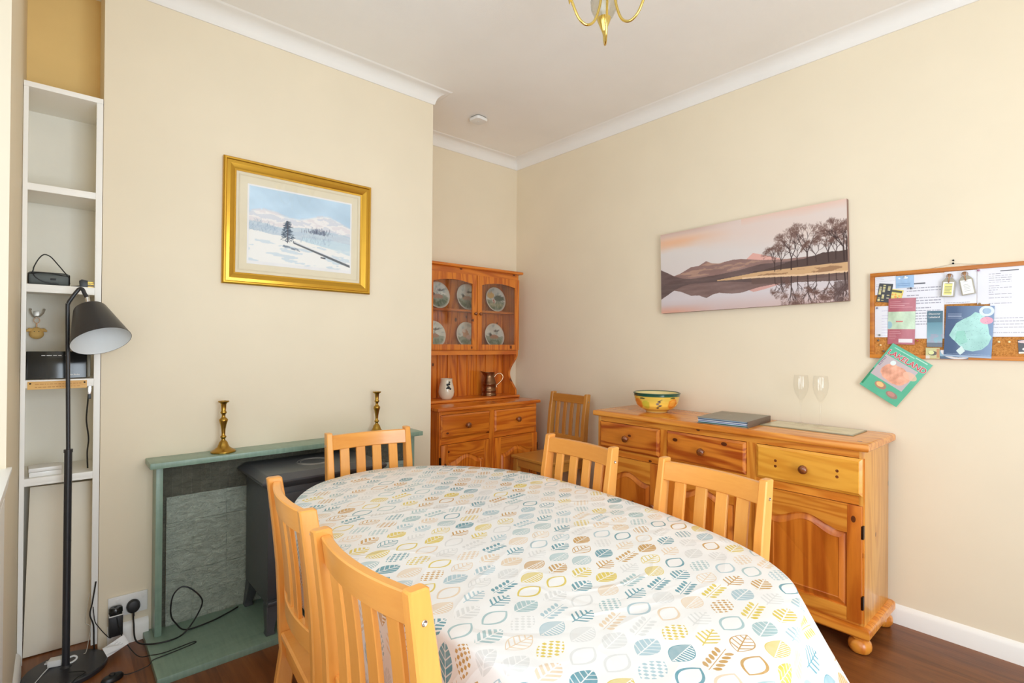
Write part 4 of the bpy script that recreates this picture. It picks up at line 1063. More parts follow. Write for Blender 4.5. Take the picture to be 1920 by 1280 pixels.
    # plates standing inside
    ps = [(2.185, 1.585, .104, 'duck', 'decorative bird plate on the top shelf of the dresser, leftmost'), (2.462, 1.585, .106, 'duck', 'plate with a flying bird, top shelf of the dresser behind the centre doors'), (2.752, 1.585, .104, 'cottage', 'plate with a cottage scene on the top shelf at the right'),
          (2.150, 1.285, .104, 'duck', 'bird plate at the left of the lower glazed shelf'), (2.460, 1.285, .104, 'flower', 'plate with orange and pink figures, middle of the lower glazed shelf'), (2.742, 1.285, .103, 'duck', 'plate with a swimming duck, right end of the lower glazed shelf')]
    for i, (x, z, r, kind, lab) in enumerate(ps):
        pr = [(r*.55, .004), (r*.6, 0.0), (r*.62, .004), (r*.85, .008), (r*.99, .016), (r, .018), (r*.985, .019), (r*.82, .0125), (r*.62, .008)]+[(r*k/12, .007) for k in range(7, 0, -1)]
        pr = pr[:9]+[(r*.5, .0075), (r*.4, .0075), (r*.3, .0075), (r*.2, .0075), (r*.1, .0075), (r*.02, .0075)]
        o = painted_lathe('display_plate', pr, plate_paint(20+i*3, kind), M['glaze'])
        o.rotation_euler = (math.radians(80), 0, 0); o.location = (x, 3.352, z+r*.985+.002)
        tag(o, lab, 'plate', 'decorative plates in the dresser')
    o = painted_lathe('small_dish', [(.02, 0), (.045, .006), (.052, .012), (.050, .013), (.03, .006), (.004, .005)], (lambda P: P)(Paint(20, 20, rgb(206, 190, 120))), M['glaze'])
    o.rotation_euler = (math.radians(76), 0, 0); o.location = (2.50, 3.288, 1.585+.052); tag(o, 'small yellow dish leaning in front of the upper middle plate', 'dish')
build_dresser()

def build_mug_jug():
    t = thing('china_mug', 'cream bulbous china mug with a dark motif on the dresser', 'mug', (2.207, 3.250, .905), -0.28)
    bm = B(); lathe(bm, [(.034, 0), (.040, .004), (.054, .025), (.060, .055), (.056, .09), (.046, .125), (.044, .145), (.046, .154), (.043, .155), (.040, .145), (.042, .125), (.050, .09), (.054, .055), (.045, .02), (.01, .012)], 40)
    obj('cup', bm, M['cream_china'], t, angle=60)
    # motif: small leaves and berries raised on the glaze
    bm = B()
    for (a, z, r) in ((-.15, .11, .010), (.10, .115, .009), (-.02, .09, .012), (.22, .08, .009), (.05, .062, .012), (-.25, .085, .007), (.27, .058, .008), (.16, .13, .006)):
        R = .0565 if z < .1 else .052
        mt = Matrix.Rotation(-PI/2+a, 4, 'Z') @ Matrix.Translation((R, 0, z)) @ Matrix.Rotation(PI/2, 4, 'Y')
        lathe(bm, [(r, -.004), (r*.9, .0012), (r*.2, .0018)], 8, mt)
    obj('motif', bm, M['ink'], t, 'dark printed motif')
    t = thing('copper_jug', 'dull copper tankard jug with a looped handle on the dresser', 'jug', (2.640, 3.280, .905), -0.62)
    bm = B()
    pr = [(.060, 0), (.062, .004), (.060, .010), (.057, .014), (.057, .032), (.060, .036), (.060, .044), (.056, .048), (.056, .086), (.060, .090), (.060, .098), (.056, .102), (.052, .122), (.044, .146), (.042, .160), (.047, .178), (.050, .186), (.047, .186), (.038, .165), (.04, .146), (.05, .1), (.05, .01)]
    loops = []
    for r, z in pr:
        lp = []
        for k in range(40):
            a = 2*PI*k/40; rr = r
            if z > .16:
                d = math.cos((a-PI)); rr = r*(1+.55*max(0, d)**6*(z-.16)/.026)
            lp.append((rr*math.cos(a), rr*math.sin(a), z+(.012*max(0, math.cos(a-PI))**6 if z > .16 else 0)))
        loops.append(lp)
    loft(bm, loops); obj('body', bm, M['pewter'], t, angle=50)
    bm = B(); tube(bm, smooth_path([(.044, 0, .150), (.062, 0, .172), (.092, 0, .178), (.112, 0, .158), (.108, 0, .130), (.082, 0, .100), (.062, 0, .082), (.062, 0, .068)], 6), .0058, 10); obj('handle', bm, plain('lit_copper_handle', srgb(214, 176, 140), .25, 1.0), t)  # handle metal coloured paler than the body to look lit
build_mug_jug()

# ------------------------------------------------------------------ things on the sideboard
def build_bowl():
    t = thing('fruit_bowl', 'yellow ceramic bowl painted with fruit and a green rim on the sideboard', 'bowl', (2.82, 1.835, .905), 0)
    prof = [(.062, 0), (.066, .003), (.066, .010), (.075, .014), (.100, .026), (.120, .045), (.131, .070), (.136, .095), (.139, .104), (.140, .118), (.137, .122), (.133, .118), (.130, .095), (.122, .065), (.105, .038), (.07, .020), (.01, .016)]
    seg = 96; fine = []
    for i in range(len(prof)-1):
        k = 6 if 3 <= i <= 8 else 1
        for j in range(k):
            s = j/k; fine.append((prof[i][0]*(1-s)+prof[i+1][0]*s, prof[i][1]*(1-s)+prof[i+1][1]*s, i))
    fine.append((prof[-1][0], prof[-1][1], len(prof)-1))
    vs, cs = [], []
    yel, inn, rim = rgb(240, 204, 90), rgb(232, 214, 150), rgb(30, 84, 66)
    # motifs by azimuth (deg, measured towards the viewer) and height
    for r, z, i in fine:
        for k in range(seg):
            a = 2*PI*k/seg; vs.append((r*math.cos(a), r*math.sin(a), z))
            deg = (math.degrees(a)-213+180) % 360-180
            c = yel*(1-.05*math.sin(z*90)) if i < 8 else rim
            if i >= 11: c = inn
            if i < 2: c = rgb(220, 190, 130)
            if 3 <= i < 8:
                for (d0, z0, dr, zr, cc) in ((48, .062, 17, .030, rgb(232, 146, 48)), (46, .064, 11, .020, rgb(240, 172, 70)), (-30, .055, 12, .026, rgb(206, 196, 70)), (-58, .060, 16, .030, rgb(226, 138, 52)), (140, .06, 17, .03, rgb(232, 146, 48)), (-140, .06, 17, .03, rgb(206, 196, 70))):
                    if ((deg-d0)/dr)**2+((z-z0)/zr)**2 < 1: c = cc
                for (d0, z0, dr, zr, cc) in ((44, .097, 9, .005, rgb(90, 100, 50)), (-38, .092, 8, .005, rgb(80, 90, 50)), (8, .076, 4, .007, rgb(80, 70, 80)), (3, .062, 5, .007, rgb(130, 120, 130)), (9, .050, 5, .006, rgb(90, 80, 90)), (4, .036, 4, .006, rgb(70, 60, 60)), (11, .088, 3, .003, rgb(100, 100, 70))):
                    if ((deg-d0)/dr)**2+((z-z0)/zr)**2 < 1: c = cc
            cs.append(tuple(s2l(c))+(1.0,))
    fs = []; n = len(fine)
    for i in range(n-1):
        for k in range(seg):
            q = (k+1) % seg; fs.append((i*seg+k, i*seg+q, (i+1)*seg+q, (i+1)*seg+k))
    fs.append(tuple(range(seg-1, -1, -1))); fs.append(tuple((n-1)*seg+k for k in range(seg)))
    me = bpy.data.meshes.new('bowl_body'); me.from_pydata(vs, [], fs)
    at = me.color_attributes.new('print', 'FLOAT_COLOR', 'POINT'); at.data.foreach_set('color', np.array(cs, np.float32).ravel())
    me.materials.append(M['glaze']); me.shade_smooth(); o = bpy.data.objects.new('bowl_body', me); C.objects.link(o); o.parent = t
    bm = B(); tube(bm, [(.1385*math.cos(2*PI*k/64), .1385*math.sin(2*PI*k/64), .119) for k in range(64)], .0045, 8, closed=True); obj('rim', bm, plain('dark_green_glaze', srgb(26, 78, 62), .15), t)
build_bowl()
def build_binder():
    t = thing('ring_binder', 'grey ring binder lying flat on the sideboard', 'binder', (2.780, 1.325, .905), math.radians(5))
    # spine to the right, pages fan open on the left
    w, d = .340, .265
    bm = B(); box(bm, -w/2, w/2, -d/2, d/2, 0, .003, .001); obj('back_cover', bm, M['silver'], t)
    m = Matrix.Translation((0, 0, 0))
    bm = B(); box(bm, -w/2, w/2, -d/2, d/2, .030, .033, .001); o = obj('front_cover', bm, M['silver'], t)
    bm = B(); box(bm, -w/2-.003, w/2+.0, -d/2-.003, -d/2+.001, 0, .033, .001); obj('spine', bm, plain('brown_binder_edge', srgb(116, 98, 84), .5), t)
    rs = random.Random(5)
    cols = [srgb(40, 96, 88), srgb(190, 206, 222), srgb(92, 110, 160), srgb(210, 214, 218), srgb(60, 80, 120), srgb(170, 190, 200)]
    z = .0035
    for i, c in enumerate(cols):
        h = .0042; bm = B(); e = rs.uniform(.004, .016); f = rs.uniform(0, .004)
        box(bm, -w/2+e*.5, w/2-e, -d/2+.002, d/2-f-.002, z, z+h-.0003, .0006); z += h
        obj('page_block', bm, plain('binder_page_%d' % i, c, .5), t)
    # small silver crest on the cover
    bm = B(); lathe(bm, [(.007, .0331), (.006, .0336), (.0005, .0338)], 6, Matrix.Translation((.03, .03, 0))); obj('cover_emblem', bm, M['chrome'], t)
build_binder()
def build_mat_glasses():
    P = Paint(150, 90, rgb(214, 204, 170)); n = fnoise(P.U, P.V, 31, 5, 3); P.a += n[..., None]*.05
    rs = random.Random(9)
    for k in range(60):
        x, y = rs.gauss(.35, .15)*150/90, rs.gauss(.6, .18); P.line(x, y, x+rs.uniform(-.1, .1), y+rs.uniform(-.06, .06), .012, rgb(170, 120, 96) if k % 2 else rgb(140, 140, 96), .5)
    P.ell(.75, .35, .1, .1, rgb(196, 176, 120), .6); P.ell(.6, .45, .1, .05, rgb(190, 130, 110), .5)
    P.rect(0, 0, 1, .03, rgb(160, 150, 120)); P.rect(0, .97, 1, 1, rgb(160, 150, 120)); P.rect(0, 0, .02, 1, rgb(160, 150, 120)); P.rect(.98, 0, 1, 1, rgb(160, 150, 120))
    t = thing('table_mat', 'rectangular floral glass board on the right end of the sideboard', 'mat', (2.885, .972, .905), -PI/2)
    obj('board', box(B(), -.212, .212, -.110, .110, 0, .005, .001), plain('mat_edge', srgb(150, 140, 110), .3), t)
    s = sheet('printed_top', .420, .216, P, M['gloss_print'], t); s.matrix_local = Matrix.Translation((-.21, -.108, .0053)) @ Matrix.Rotation(-PI/2, 4, 'X')
    pr = [(.033, 0), (.034, .0015), (.020, .004), (.006, .009), (.004, .02), (.0035, .06), (.004, .105), (.007, .118), (.018, .140), (.029, .165), (.0355, .195), (.036, .220), (.033, .250), (.031, .258),
          (.030, .258), (.032, .250), (.0345, .220), (.034, .195), (.0275, .166), (.016, .142), (.004, .125)]
    for i, (x, y, lab) in enumerate(((2.965, 1.052, 'clear champagne glass on the glass board, the one nearer the binder'), (2.965, .958, 'clear champagne glass on the glass board, the one nearer the cork board'))):
        bm = B(); lathe(bm, pr, 32); o = obj('champagne_glass', bm, M['crystal'], angle=60); o.location = (x, y, .9103); tag(o, lab, 'glass', 'champagne glasses on the sideboard')
build_mat_glasses()

# ------------------------------------------------------------------ chairs
def make_chair(name, label, mats, W=.40, h=.92, seat=.46, depth=.40, front=.43, rz0=.845, rz1=.908, lz0=.540, lz1=.598, nsl=4, sag=.022, slw=.042, post=.030, group=None, top_y=-.245):
    mx, my, mz = (M[mats+a] for a in ('_x', '_y', '_z'))
    t = thing(name, label, 'chair', (0, 0, 0), 0, group)
    def py(z):      # centre line of the rear post
        zs = [0, seat-.06, h]; ys = [top_y-.012, top_y+.045, top_y]
        return float(np.interp(z, zs, ys)) - (.010*math.sin(PI*min(1, max(0, (z-seat)/(h-seat)))) if z > seat else 0)*-1
    dp = .048
    for s in (-1, 1):
        xc = s*(W/2-post/2); bm = B(); loops = []
        zs = [0, .1, .2, .3, seat-.06, seat, seat+.1, seat+.2, seat+.3, h-.008, h-.003, h]
        for z in zs:
            k = 1.0 if z < h-.009 else (.86 if z < h-.001 else .66); d = dp*(1.0 if z > .3 else .8+.2*z/.3); y = py(z)
            hx, hy = post/2*k, d/2*k
            r = .004*k
            lp = []
            for (a, b) in ((-1, -1), (1, -1), (1, 1), (-1, 1)):
                X_, Y_ = xc+a*hx, y+b*hy
                if (a, b) in ((-1, -1), (1, 1)): lp += [(X_, Y_-b*r, z), (X_-a*r, Y_, z)]
                else: lp += [(X_-a*r, Y_, z), (X_, Y_-b*r, z)]
            loops.append(lp)
        loft(bm, loops); p = obj('rear_post', bm, mz, t, angle=28)
        for zb in ((rz0+rz1)/2-.012,):
            bm = B(); lathe(bm, [(.0055, -.002), (.0055, .0006), (.0045, .001), (.002, -.0006), (.0003, -.001)], 14, Matrix.Translation((xc+s*post/2, py(zb), zb)) @ Matrix.Rotation(s*PI/2, 4, 'Y')); obj('bolt', bm, M['chrome'], p)
    def rail(z0, z1, th, name_, n=14):
        bm = B(); loops = []
        for k in range(n+1):
            u = -1+2*k/n; x = u*(W/2-post+.001); c = sag*(1-u*u)
            lp = []
            for (dy, dz) in ((-th/2, z0+.003), (-th/2+.003, z0), (th/2-.003, z0), (th/2, z0+.003), (th/2, z1-.003), (th/2-.003, z1), (-th/2+.003, z1), (-th/2, z1-.003)):
                lp.append((x, py(dz)+dy-c+.004, dz))
            loops.append(lp)
        loft(bm, loops); obj(name_, bm, mx, t, angle=28)
    rail(rz0, rz1, .022, 'top_rail'); rail(lz0, lz1, .022, 'lower_rail')
    inner = W-2*post; gap = (inner-nsl*slw)/(nsl+1)
    for i in range(nsl):
        xc = -inner/2+gap*(i+1)+slw*(i+.5); u = xc/(inner/2); c = sag*(1-u*u); bm = B(); loops = []
        for z in np.linspace(lz1-.006, rz0+.006, 7):
            y = py(z)-c+.004
            loops.append([(xc-slw/2, y-.004, z), (xc-slw/2+.002, y-.006, z), (xc+slw/2-.002, y-.006, z), (xc+slw/2, y-.004, z), (xc+slw/2, y+.004, z), (xc+slw/2-.002, y+.006, z), (xc-slw/2+.002, y+.006, z), (xc-slw/2, y+.004, z)])
        loft(bm, loops); obj('slat', bm, mz, t, angle=28)
    yb = py(seat)+dp/2+.001; yf = yb+depth
    wb, wf = W/2-.002, front/2
    wi = inner/2-.001; yr = py(seat)-dp/2+.004
    def sl(i, z): return [(-wi+i*.3, yr+i, z), (wi-i*.3, yr+i, z), (wi-i*.3, yb+i*.2, z), (wb-i, yb+i*.2, z), (wf-i, yf-i, z), (-wf+i, yf-i, z), (-wb+i, yb+i*.2, z), (-wi+i*.3, yb+i*.2, z)]
    bm = B(); loft(bm, [sl(.004, seat-.022), sl(0, seat-.018), sl(0, seat-.005), sl(.006, seat)]); obj('seat', bm, my, t, angle=30)
    bm = B(); a0, a1 = seat-.082, seat-.0225
    box(bm, -wf+.045, wf-.045, yf-.045, yf-.025, a0, a1, .001); obj('front_apron', bm, mx, t); obj('rear_apron', box(B(), -W/2+post, W/2-post, yb-.03, yb-.01, a0, a1, .001), mx, t)
    for s in (-1, 1):
        bm = B(); a, b = s*(W/2-.016), s*(wf-.030)
        pts = [(a-.009, yb-.004), (a+.009, yb-.004), (b+.009, yf-.03), (b-.009, yf-.03)]; prism(bm, pts, a0, a1, 'xy'); obj('side_apron', bm, my, t)
        bm = B(); x = s*(wf-.027); q = lambda r, z: [(x-r, yf-.035-r, z), (x+r, yf-.035-r, z), (x+r, yf-.035+r, z), (x-r, yf-.035+r, z)]
        loft(bm, [q(.014, 0), q(.019, .35), q(.019, a1)]); obj('front_leg', bm, mz, t)
        bm = B(); prism(bm, [(a-.007, yb-.010), (a+.007, yb-.010), (b+.007, yf-.03), (b-.007, yf-.03)], .20, .225, 'xy'); obj('stretcher', bm, my, t)
    return t
G = 'beech dining chairs around the table'
base = make_chair('dining_chair', 'near left beech chair with slatted back, largest one in the foreground', 'beech', group=G)
def put_chair(o, top, ang_dir, label, top_y=-.245):
    """top = world xy of the middle of the top rail posts; ang_dir = facing direction"""
    f = Vector(ang_dir).normalized(); a = math.atan2(f.y, f.x)-PI/2
    R = Matrix.Rotation(a, 2); p = Vector(top)-R @ Vector((0, top_y))
    o.location = (p.x, p.y, 0); o.rotation_euler = (0, 0, a); o['label'] = label
put_chair(base, (.440, .928), (.389, .014), 'largest slatted beech chair at the lower left, nearest to the camera')
put_chair(copy_tree(base), (.475, 1.446), (.392, -.038), 'second slatted beech chair on the left side, behind the nearest one and by the hearth')
put_chair(copy_tree(base), (1.661, 1.45), (-.428, .029), 'slatted beech chair on the sideboard side, just in front of the oak corner chair')
put_chair(copy_tree(base), (1.628, .851), (-.428, .040), 'slatted beech chair standing before the middle drawer of the sideboard')
put_chair(copy_tree(base), (1.098, 2.249), (-.04, -.387), 'slatted beech chair at the far end of the table in front of the stove')
cc = make_chair('corner_chair', 'older oak coloured slatted chair standing alone between dresser and sideboard', 'oak', W=.385, h=.958, seat=.512, depth=.345, front=.40, rz0=.885, rz1=.945, lz0=.585, lz1=.645, nsl=4, sag=.006, slw=.032, post=.034, top_y=-.225)
put_chair(cc, (2.925, 2.655), (-1, .03), cc['label'], -.225)

# ------------------------------------------------------------------ table and cloth
OUT = [(1.0, 2.128), (.81, 2.072), (.665, 1.92), (.592, 1.70), (.572, 1.30), (.575, .92), (.592, .70), (.65, .52), (.75, .41), (.90, .362), (1.075, .392), (1.22, .435), (1.345, .508), (1.445, .65), (1.508, .85), (1.552, 1.08), (1.570, 1.36), (1.556, 1.65), (1.455, 1.88), (1.29, 2.045), (1.13, 2.115)]
def build_table():
    P = [Vector((x, y, 0)) for x, y in OUT]; n = len(P); pts = []
    for i in range(n):
        a, b, c, d = P[i-1], P[i], P[(i+1) % n], P[(i+2) % n]
        for k in range(12):
            t = k/12; pts.append(0.5*((2*b)+(c-a)*t+(2*a-5*b+4*c-d)*t*t+(3*b-a-3*c+d)*t**3))
    N = len(pts)
    for _ in range(6): pts = [(pts[i-1]+pts[i]*2+pts[(i+1) % N])/4 for i in range(N)]
    nr = []
    for i in range(N):
        d = (pts[(i+1) % N]-pts[i-1]).normalized(); nr.append(Vector((-d.y, d.x, 0)))
    cen = Vector((1.07, 1.2, 0))
    if (pts[0]-cen).dot(nr[0]) < 0: nr = [-v for v in nr]
    ZT = .760; bm = bmesh.new(); uvl = bm.loops.layers.uv.new('UVMap'); uvs = {}
    def V(p, uv):
        v = bm.verts.new(p); uvs[v] = uv; return v
    rings = []
    for k in range(1, 15):
        f = k/14
        rings.append([V((cen.x+(p.x-cen.x)*f, cen.y+(p.y-cen.y)*f, ZT+.0012*math.sin(p.x*9*f+k)*(1 if k < 13 else 0)), (cen.x+(p.x-cen.x)*f, cen.y+(p.y-cen.y)*f)) for p in pts])
    c0 = V((cen.x, cen.y, ZT), (cen.x, cen.y))
    arc = 0; L = [0]
    for i in range(1, N): L.append(L[-1]+(pts[i]-pts[i-1]).length)
    drop = .235
    for k in range(1, 19):
        s = k/18; r = []
        for i, (p, nn_) in enumerate(zip(pts, nr)):
            if s < .12: o_ = .008*math.sin(s/.12*PI/2); z = ZT-.010*(1-math.cos(s/.12*PI/2))-.004*s/.12
            else:
                q = (s-.12)/.88; ph = L[i]/.30*2*PI
                # fuller folds where the cloth turns the near and far ends
                ends = min(1, max(0, abs(p.y-1.2)-.42)/.35)
                amp = (.004+.020*ends)*q**1.2
                o_ = .008+.005*q+.026*ends*q+amp*(math.sin(ph+math.sin(L[i]*3.1)*1.4)+.35*math.sin(ph*2.3+1))
                o_ += .105*q**.85*math.exp(-((p.x-1.25)**2+(p.y-.45)**2)/.045)
                z = ZT-.014-q*(drop)
            d = math.hypot(s*drop, max(0, o_-.008))
            r.append(V((p.x+nn_.x*o_, p.y+nn_.y*o_, z), (p.x+nn_.x*d, p.y+nn_.y*d)))
        rings.append(r)
    faces = []
    for i in range(N): faces.append(bm.faces.new((c0, rings[0][i], rings[0][(i+1) % N])))
    for a, b in zip(rings[:-1], rings[1:]):
        for i in range(N): j = (i+1) % N; faces.append(bm.faces.new((a[i], b[i], b[j], a[j])))
    for f in faces:
        for l in f.loops: l[uvl].uv = uvs[l.vert]
    me = bpy.data.meshes.new('tablecloth'); bmesh.ops.recalc_face_normals(bm, faces=bm.faces[:]); bm.to_mesh(me); bm.free(); me.materials.append(M['cloth']); me.shade_smooth()
    o = bpy.data.objects.new('tablecloth', me); C.objects.link(o)
    sol = o.modifiers.new('thick', 'SOLIDIFY'); sol.thickness = .0012; sol.offset = -1
    tag(o, 'wipe-clean white tablecloth printed with teal, mustard and grey leaves over the oval table', 'tablecloth')
    t = thing('dining_table', 'oval wooden dining table hidden under the leaf print tablecloth', 'table', (cen.x, cen.y, 0))
    tp = [((p-nn_*.006).x-cen.x, (p-nn_*.006).y-cen.y) for p, nn_ in zip(pts, nr)]
    obj('table_top', prism(B(), tp, .730, .7575, 'xy', .002), M['beech_y'], t)
    for q4 in ((-.33, .33, -.62, -.60), (-.33, .33, .60, .62), (-.35, -.33, -.60, .60), (.33, .35, -.60, .60)): obj('apron', box(B(), *q4, .65, .7295), M['beech_x'], t)
    for sx in (-1, 1):
        for sy in (-1, 1):
            bm = B(); q = lambda r, z: [(sx*.30-r, sy*.57-r, z), (sx*.30+r, sy*.57-r, z), (sx*.30+r, sy*.57+r, z), (sx*.30-r, sy*.57+r, z)]
            loft(bm, [q(.02, 0), q(.028, .5), q(.028, .7295)]); obj('leg', bm, M['beech_z'], t)
build_table()

# ------------------------------------------------------------------ floor lamp
def build_lamp():
    bx, by = .043, 2.725
    t = thing('floor_lamp', 'black metal floor lamp with an angled cone shade beside the shelving', 'lamp', (bx, by, 0))
    bm = B(); lathe(bm, [(.128, 0), (.132, .003), (.132, .016), (.128, .020), (.02, .024), (.014, .03), (.010, .034)], 64); obj('base', bm, M['black_metal'], t)
    bm = B(); tube(bm, [(0, 0, .02), (0, 0, .88)], .0125, 16); tube(bm, [(0, 0, .876), (0, 0, .888)], .0145, 16); tube(bm, [(0, 0, .52), (0, 0, .524)], .0128, 16)
    obj('lower_pole', bm, M['black_metal'], t)
    pts = [(0, 0, .88), (-.004, 0, 1.2), (-.007, 0, 1.44), (-.005, 0, 1.47), (.005, -.002, 1.492), (.022, -.004, 1.522), (.030, -.006, 1.531), (.038, -.010, 1.528), (.044, -.014, 1.512), (.052, -.02, 1.497)]
    bm = B(); tube(bm, smooth_path(pts, 6), .0072, 12); obj('upper_pole', bm, M['black_metal'], t)
    ax = Vector((.22, -.50, -.84)).normalized(); top = Vector((.056, -.018, 1.468))
    q = ax.to_track_quat('Z', 'Y').to_matrix().to_4x4(); mt = Matrix.Translation(top) @ q
    bm = B(); tube(bm, [(.050, -.015, 1.503), tuple(top)], .0085, 14); lathe(bm, [(.009, -.008), (.010, 0), (.010, .016), (.016, .018)], 16, mt); obj('swivel', bm, M['chrome'], t)
    h, r0, r1 = .176, .054, .100
    # outer skin, then the white inner skin as a sub-part
    bm = B(); lathe(bm, [(.012, .016), (r0-.004, .018), (r0, .024), (r1, h), (r1-.0008, h+.0008)], 56, mt, False)
    bmesh.ops.contextual_create if False else None
    s = obj('shade', bm, M['black_metal'], t, angle=50)
    bm = B(); lathe(bm, [(.0125, .0175), (r0-.0045, .0195), (r0-.0015, .025), (r1-.0015, h)], 56, mt, False); obj('shade_lining', bm, M['shade_white'], s, 'white inside of the shade')
    bm = B(); lathe(bm, [(.013, .018), (.014, .05), (.013, .052), (.020, .062), (.023, .075), (.018, .090), (.0005, .096)], 24, mt); obj('bulb', bm, M['white_plastic'], t)
    # foot switch and its cable
    f = thing('foot_switch', 'black oval foot switch of the floor lamp lying on the boards', 'switch', (.178, 2.545, 0), .35)
    bm = B(); loops = []
    for r, z in ((.94, 0), (1, .004), (1, .010), (.85, .018), (.5, .022)): loops.append([(.038*r*math.cos(2*PI*k/32), .023*r*math.sin(2*PI*k/32), z) for k in range(32)])
    loft(bm, loops); obj('housing', bm, M['black_plastic'], f)
    bm = B(); lathe(bm, [(.010, .021), (.010, .026), (.008, .028), (.0005, .0285)], 20); obj('button', bm, M['black_plastic'], f)
build_lamp()

def cable(name, pts, r, mat, label, cat='cable', n=8):
    bm = B(); tube(bm, smooth_path(pts, n), r, 8); return tag(obj(name, bm, mat), label, cat)
def build_electrics():
    y = YB-.001
    t = thing('wall_socket', 'white double wall socket low on the chimney breast left of the hearth', 'socket', (.252, y, .167))
    obj('face_plate', box(B(), -.072, .068, -.009, 0, -.043, .045, .002), M['white_plastic'], t)
    for xa, xb in ((-.045, -.030), (.046, .058)): obj('rocker_switch', box(B(), xa, xb, -.012, -.009, .018, .034, .001), M['white_plastic'], t)
    a = thing('mains_adaptor', 'black square mains adaptor plugged into the left socket', 'adaptor', (.205, y-.010, .115))
    obj('housing', box(B(), -.024, .024, -.050, 0, -.050, .040, .004), M['black_plastic'], a)
    bm = B(); lathe(bm, [(.023, .040), (.025, .044), (.024, .062), (.020, .066), (.006, .066), (.005, .062)], 24, Matrix.Translation((0, -.025, 0)) @ Matrix.Diagonal((1, .8, 1, 1))); obj('round_plug', bm, M['gloss_black'], a)
    obj('white_band', box(B(), -.0245, .0245, -.0505, -.0, .036, .0395), M['white_plastic'], a)
    p = thing('mains_plug', 'round black plug in the right socket by the hearth', 'plug', (.268, y-.0095, .158))
    bm = B(); loops = []
    for r, yy in ((.8, 0), (1, -.003), (1, -.014), (.86, -.022), (.5, -.024)): loops.append([(.025*r*math.cos(2*PI*k/28)*(1.0), yy, .029*r*math.sin(2*PI*k/28)) for k in range(28)])
    loft(bm, loops); obj('plug_body', bm, M['black_plastic'], p)
    bm = B(); tube(bm, [(0, -.016, -.026), (0, -.018, -.04)], .004, 8); obj('cord_grip', bm, M['black_plastic'], p)
    cable('power_cable', [(.268, 2.811, .118), (.268, 2.79, .09), (.272, 2.745, .034), (.31, 2.68, .0325), (.384, 2.655, .0325), (.44, 2.68, .034), (.49, 2.69, .09), (.508, 2.68, .155), (.47, 2.68, .215), (.43, 2.685, .238), (.397, 2.69, .205), (.390, 2.69, .13), (.41, 2.695, .08), (.45, 2.70, .036), (.55, 2.715, .0325), (.63, 2.75, .0325), (.68, 2.78, .0325)], .0032, M['black_plastic'], 'black power cable looping up over the hearth towards the stove')
    cable('lamp_cable', [(.207, 2.765, .145), (.215, 2.755, .10), (.235, 2.74, .045), (.27, 2.65, .012), (.31, 2.585, .029), (.36, 2.57, .0305), (.45, 2.582, .0305), (.466, 2.572, .0305), (.44, 2.562, .0305), (.36, 2.548, .0305), (.31, 2.54, .0305), (.292, 2.535, .016), (.235, 2.54, .006), (.208, 2.553, .008)], .0019, M['black_plastic'], 'thin black lamp cable with a doubled bend lying on the hearth corner')
    cable('lamp_cable', [(.148, 2.537, .008), (.13, 2.50, .004), (.09, 2.49, .004), (.06, 2.52, .012), (.055, 2.56, .024), (.07, 2.60, .026), (.10, 2.63, .026), (.05, 2.66, .030)], .0019, M['black_plastic'], 'thin black cable running from the foot switch over the lamp base')
    # care label on the lamp cable
    P = Paint(90, 50, rgb(232, 234, 236))
    for k in range(7): P.rect(.1, .12+.1*k, .55+.3*((k*37) % 5)/5, .16+.1*k, rgb(150, 156, 160), .7)
    o = sheet('cable_label', .080, .042, P, M['gloss_print'], None, t=.0003, curl=lambda U, V: .006*np.sin(U*5)); o.location = (.172, 2.690, .026); o.rotation_euler = (math.radians(-38), math.radians(-12), math.radians(22)); tag(o, 'white care label tied to the thin lamp cable', 'label')
    # white plug and lead on the lamp base
    t = thing('white_adaptor_plug', 'small white plug lying on the black lamp base', 'plug', (.018, 2.765, .0235), -.3)
    obj('plug_body', box(B(), -.028, .028, -.018, .018, 0, .026, .005), M['white_plastic'], t)
    bm = B()
    for x, yy in ((-.034, .012), (-.034, -.002)): box(bm, x-.006, x+.006, yy-.0025, yy+.0025, .010, .014)
    obj('pin', bm, M['white_plastic'], t)
    bm = B(); tube(bm, smooth_path([(.026, 0, .014), (.05, .006, .02), (.062, .0, .012), (.052, -.014, .006), (.03, -.022, .005)], 6), .0035, 8); obj('cord', bm, M['white_plastic'], t)
    cable('white_lead', [(-.006, 2.752, .03), (-.03, 2.71, .024), (-.06, 2.62, .024), (-.083, 2.50, .004), (-.088, 2.40, .003)], .0016, M['white_plastic'], 'thin white lead crossing the left edge of the lamp base')
    # cables down the right side of the shelving
    cable('aerial_cable', [(.112, 2.90, 1.125), (.108, 2.90, 1.06), (.104, 2.898, .98), (.112, 2.90, .90), (.108, 2.90, .84), (.110, 2.90, .771)], .0028, M['black_plastic'], 'black cable hanging from the router shelf down to the shelf below')
    cable('cable_bundle', [(.139, 2.822, .30), (.128, 2.815, .22), (.120, 2.812, .17), (.132, 2.81, .12), (.134, 2.81, .05), (.136, 2.808, .004)], .0026, M['black_plastic'], 'tangled black cable hanging beside the loose cream panel')
    cable('grey_lead', [(.118, 2.815, .26), (.108, 2.800, .20), (.104, 2.792, .15), (.120, 2.790, .13), (.116, 2.788, .08), (.108, 2.788, .03), (.10, 2.79, .024)], .0014, plain('grey_lead', srgb(190, 184, 170), .5), 'thin pale lead curled beside the black cable bundle')
    cable('adaptor_lead', [(.200, 2.80, .065), (.188, 2.80, .052), (.172, 2.80, .072), (.150, 2.80, .11), (.136, 2.806, .14), (.130, 2.81, .20)], .0016, M['black_plastic'], 'thin black lead from the mains adaptor up to the cable bundle')
build_electrics()

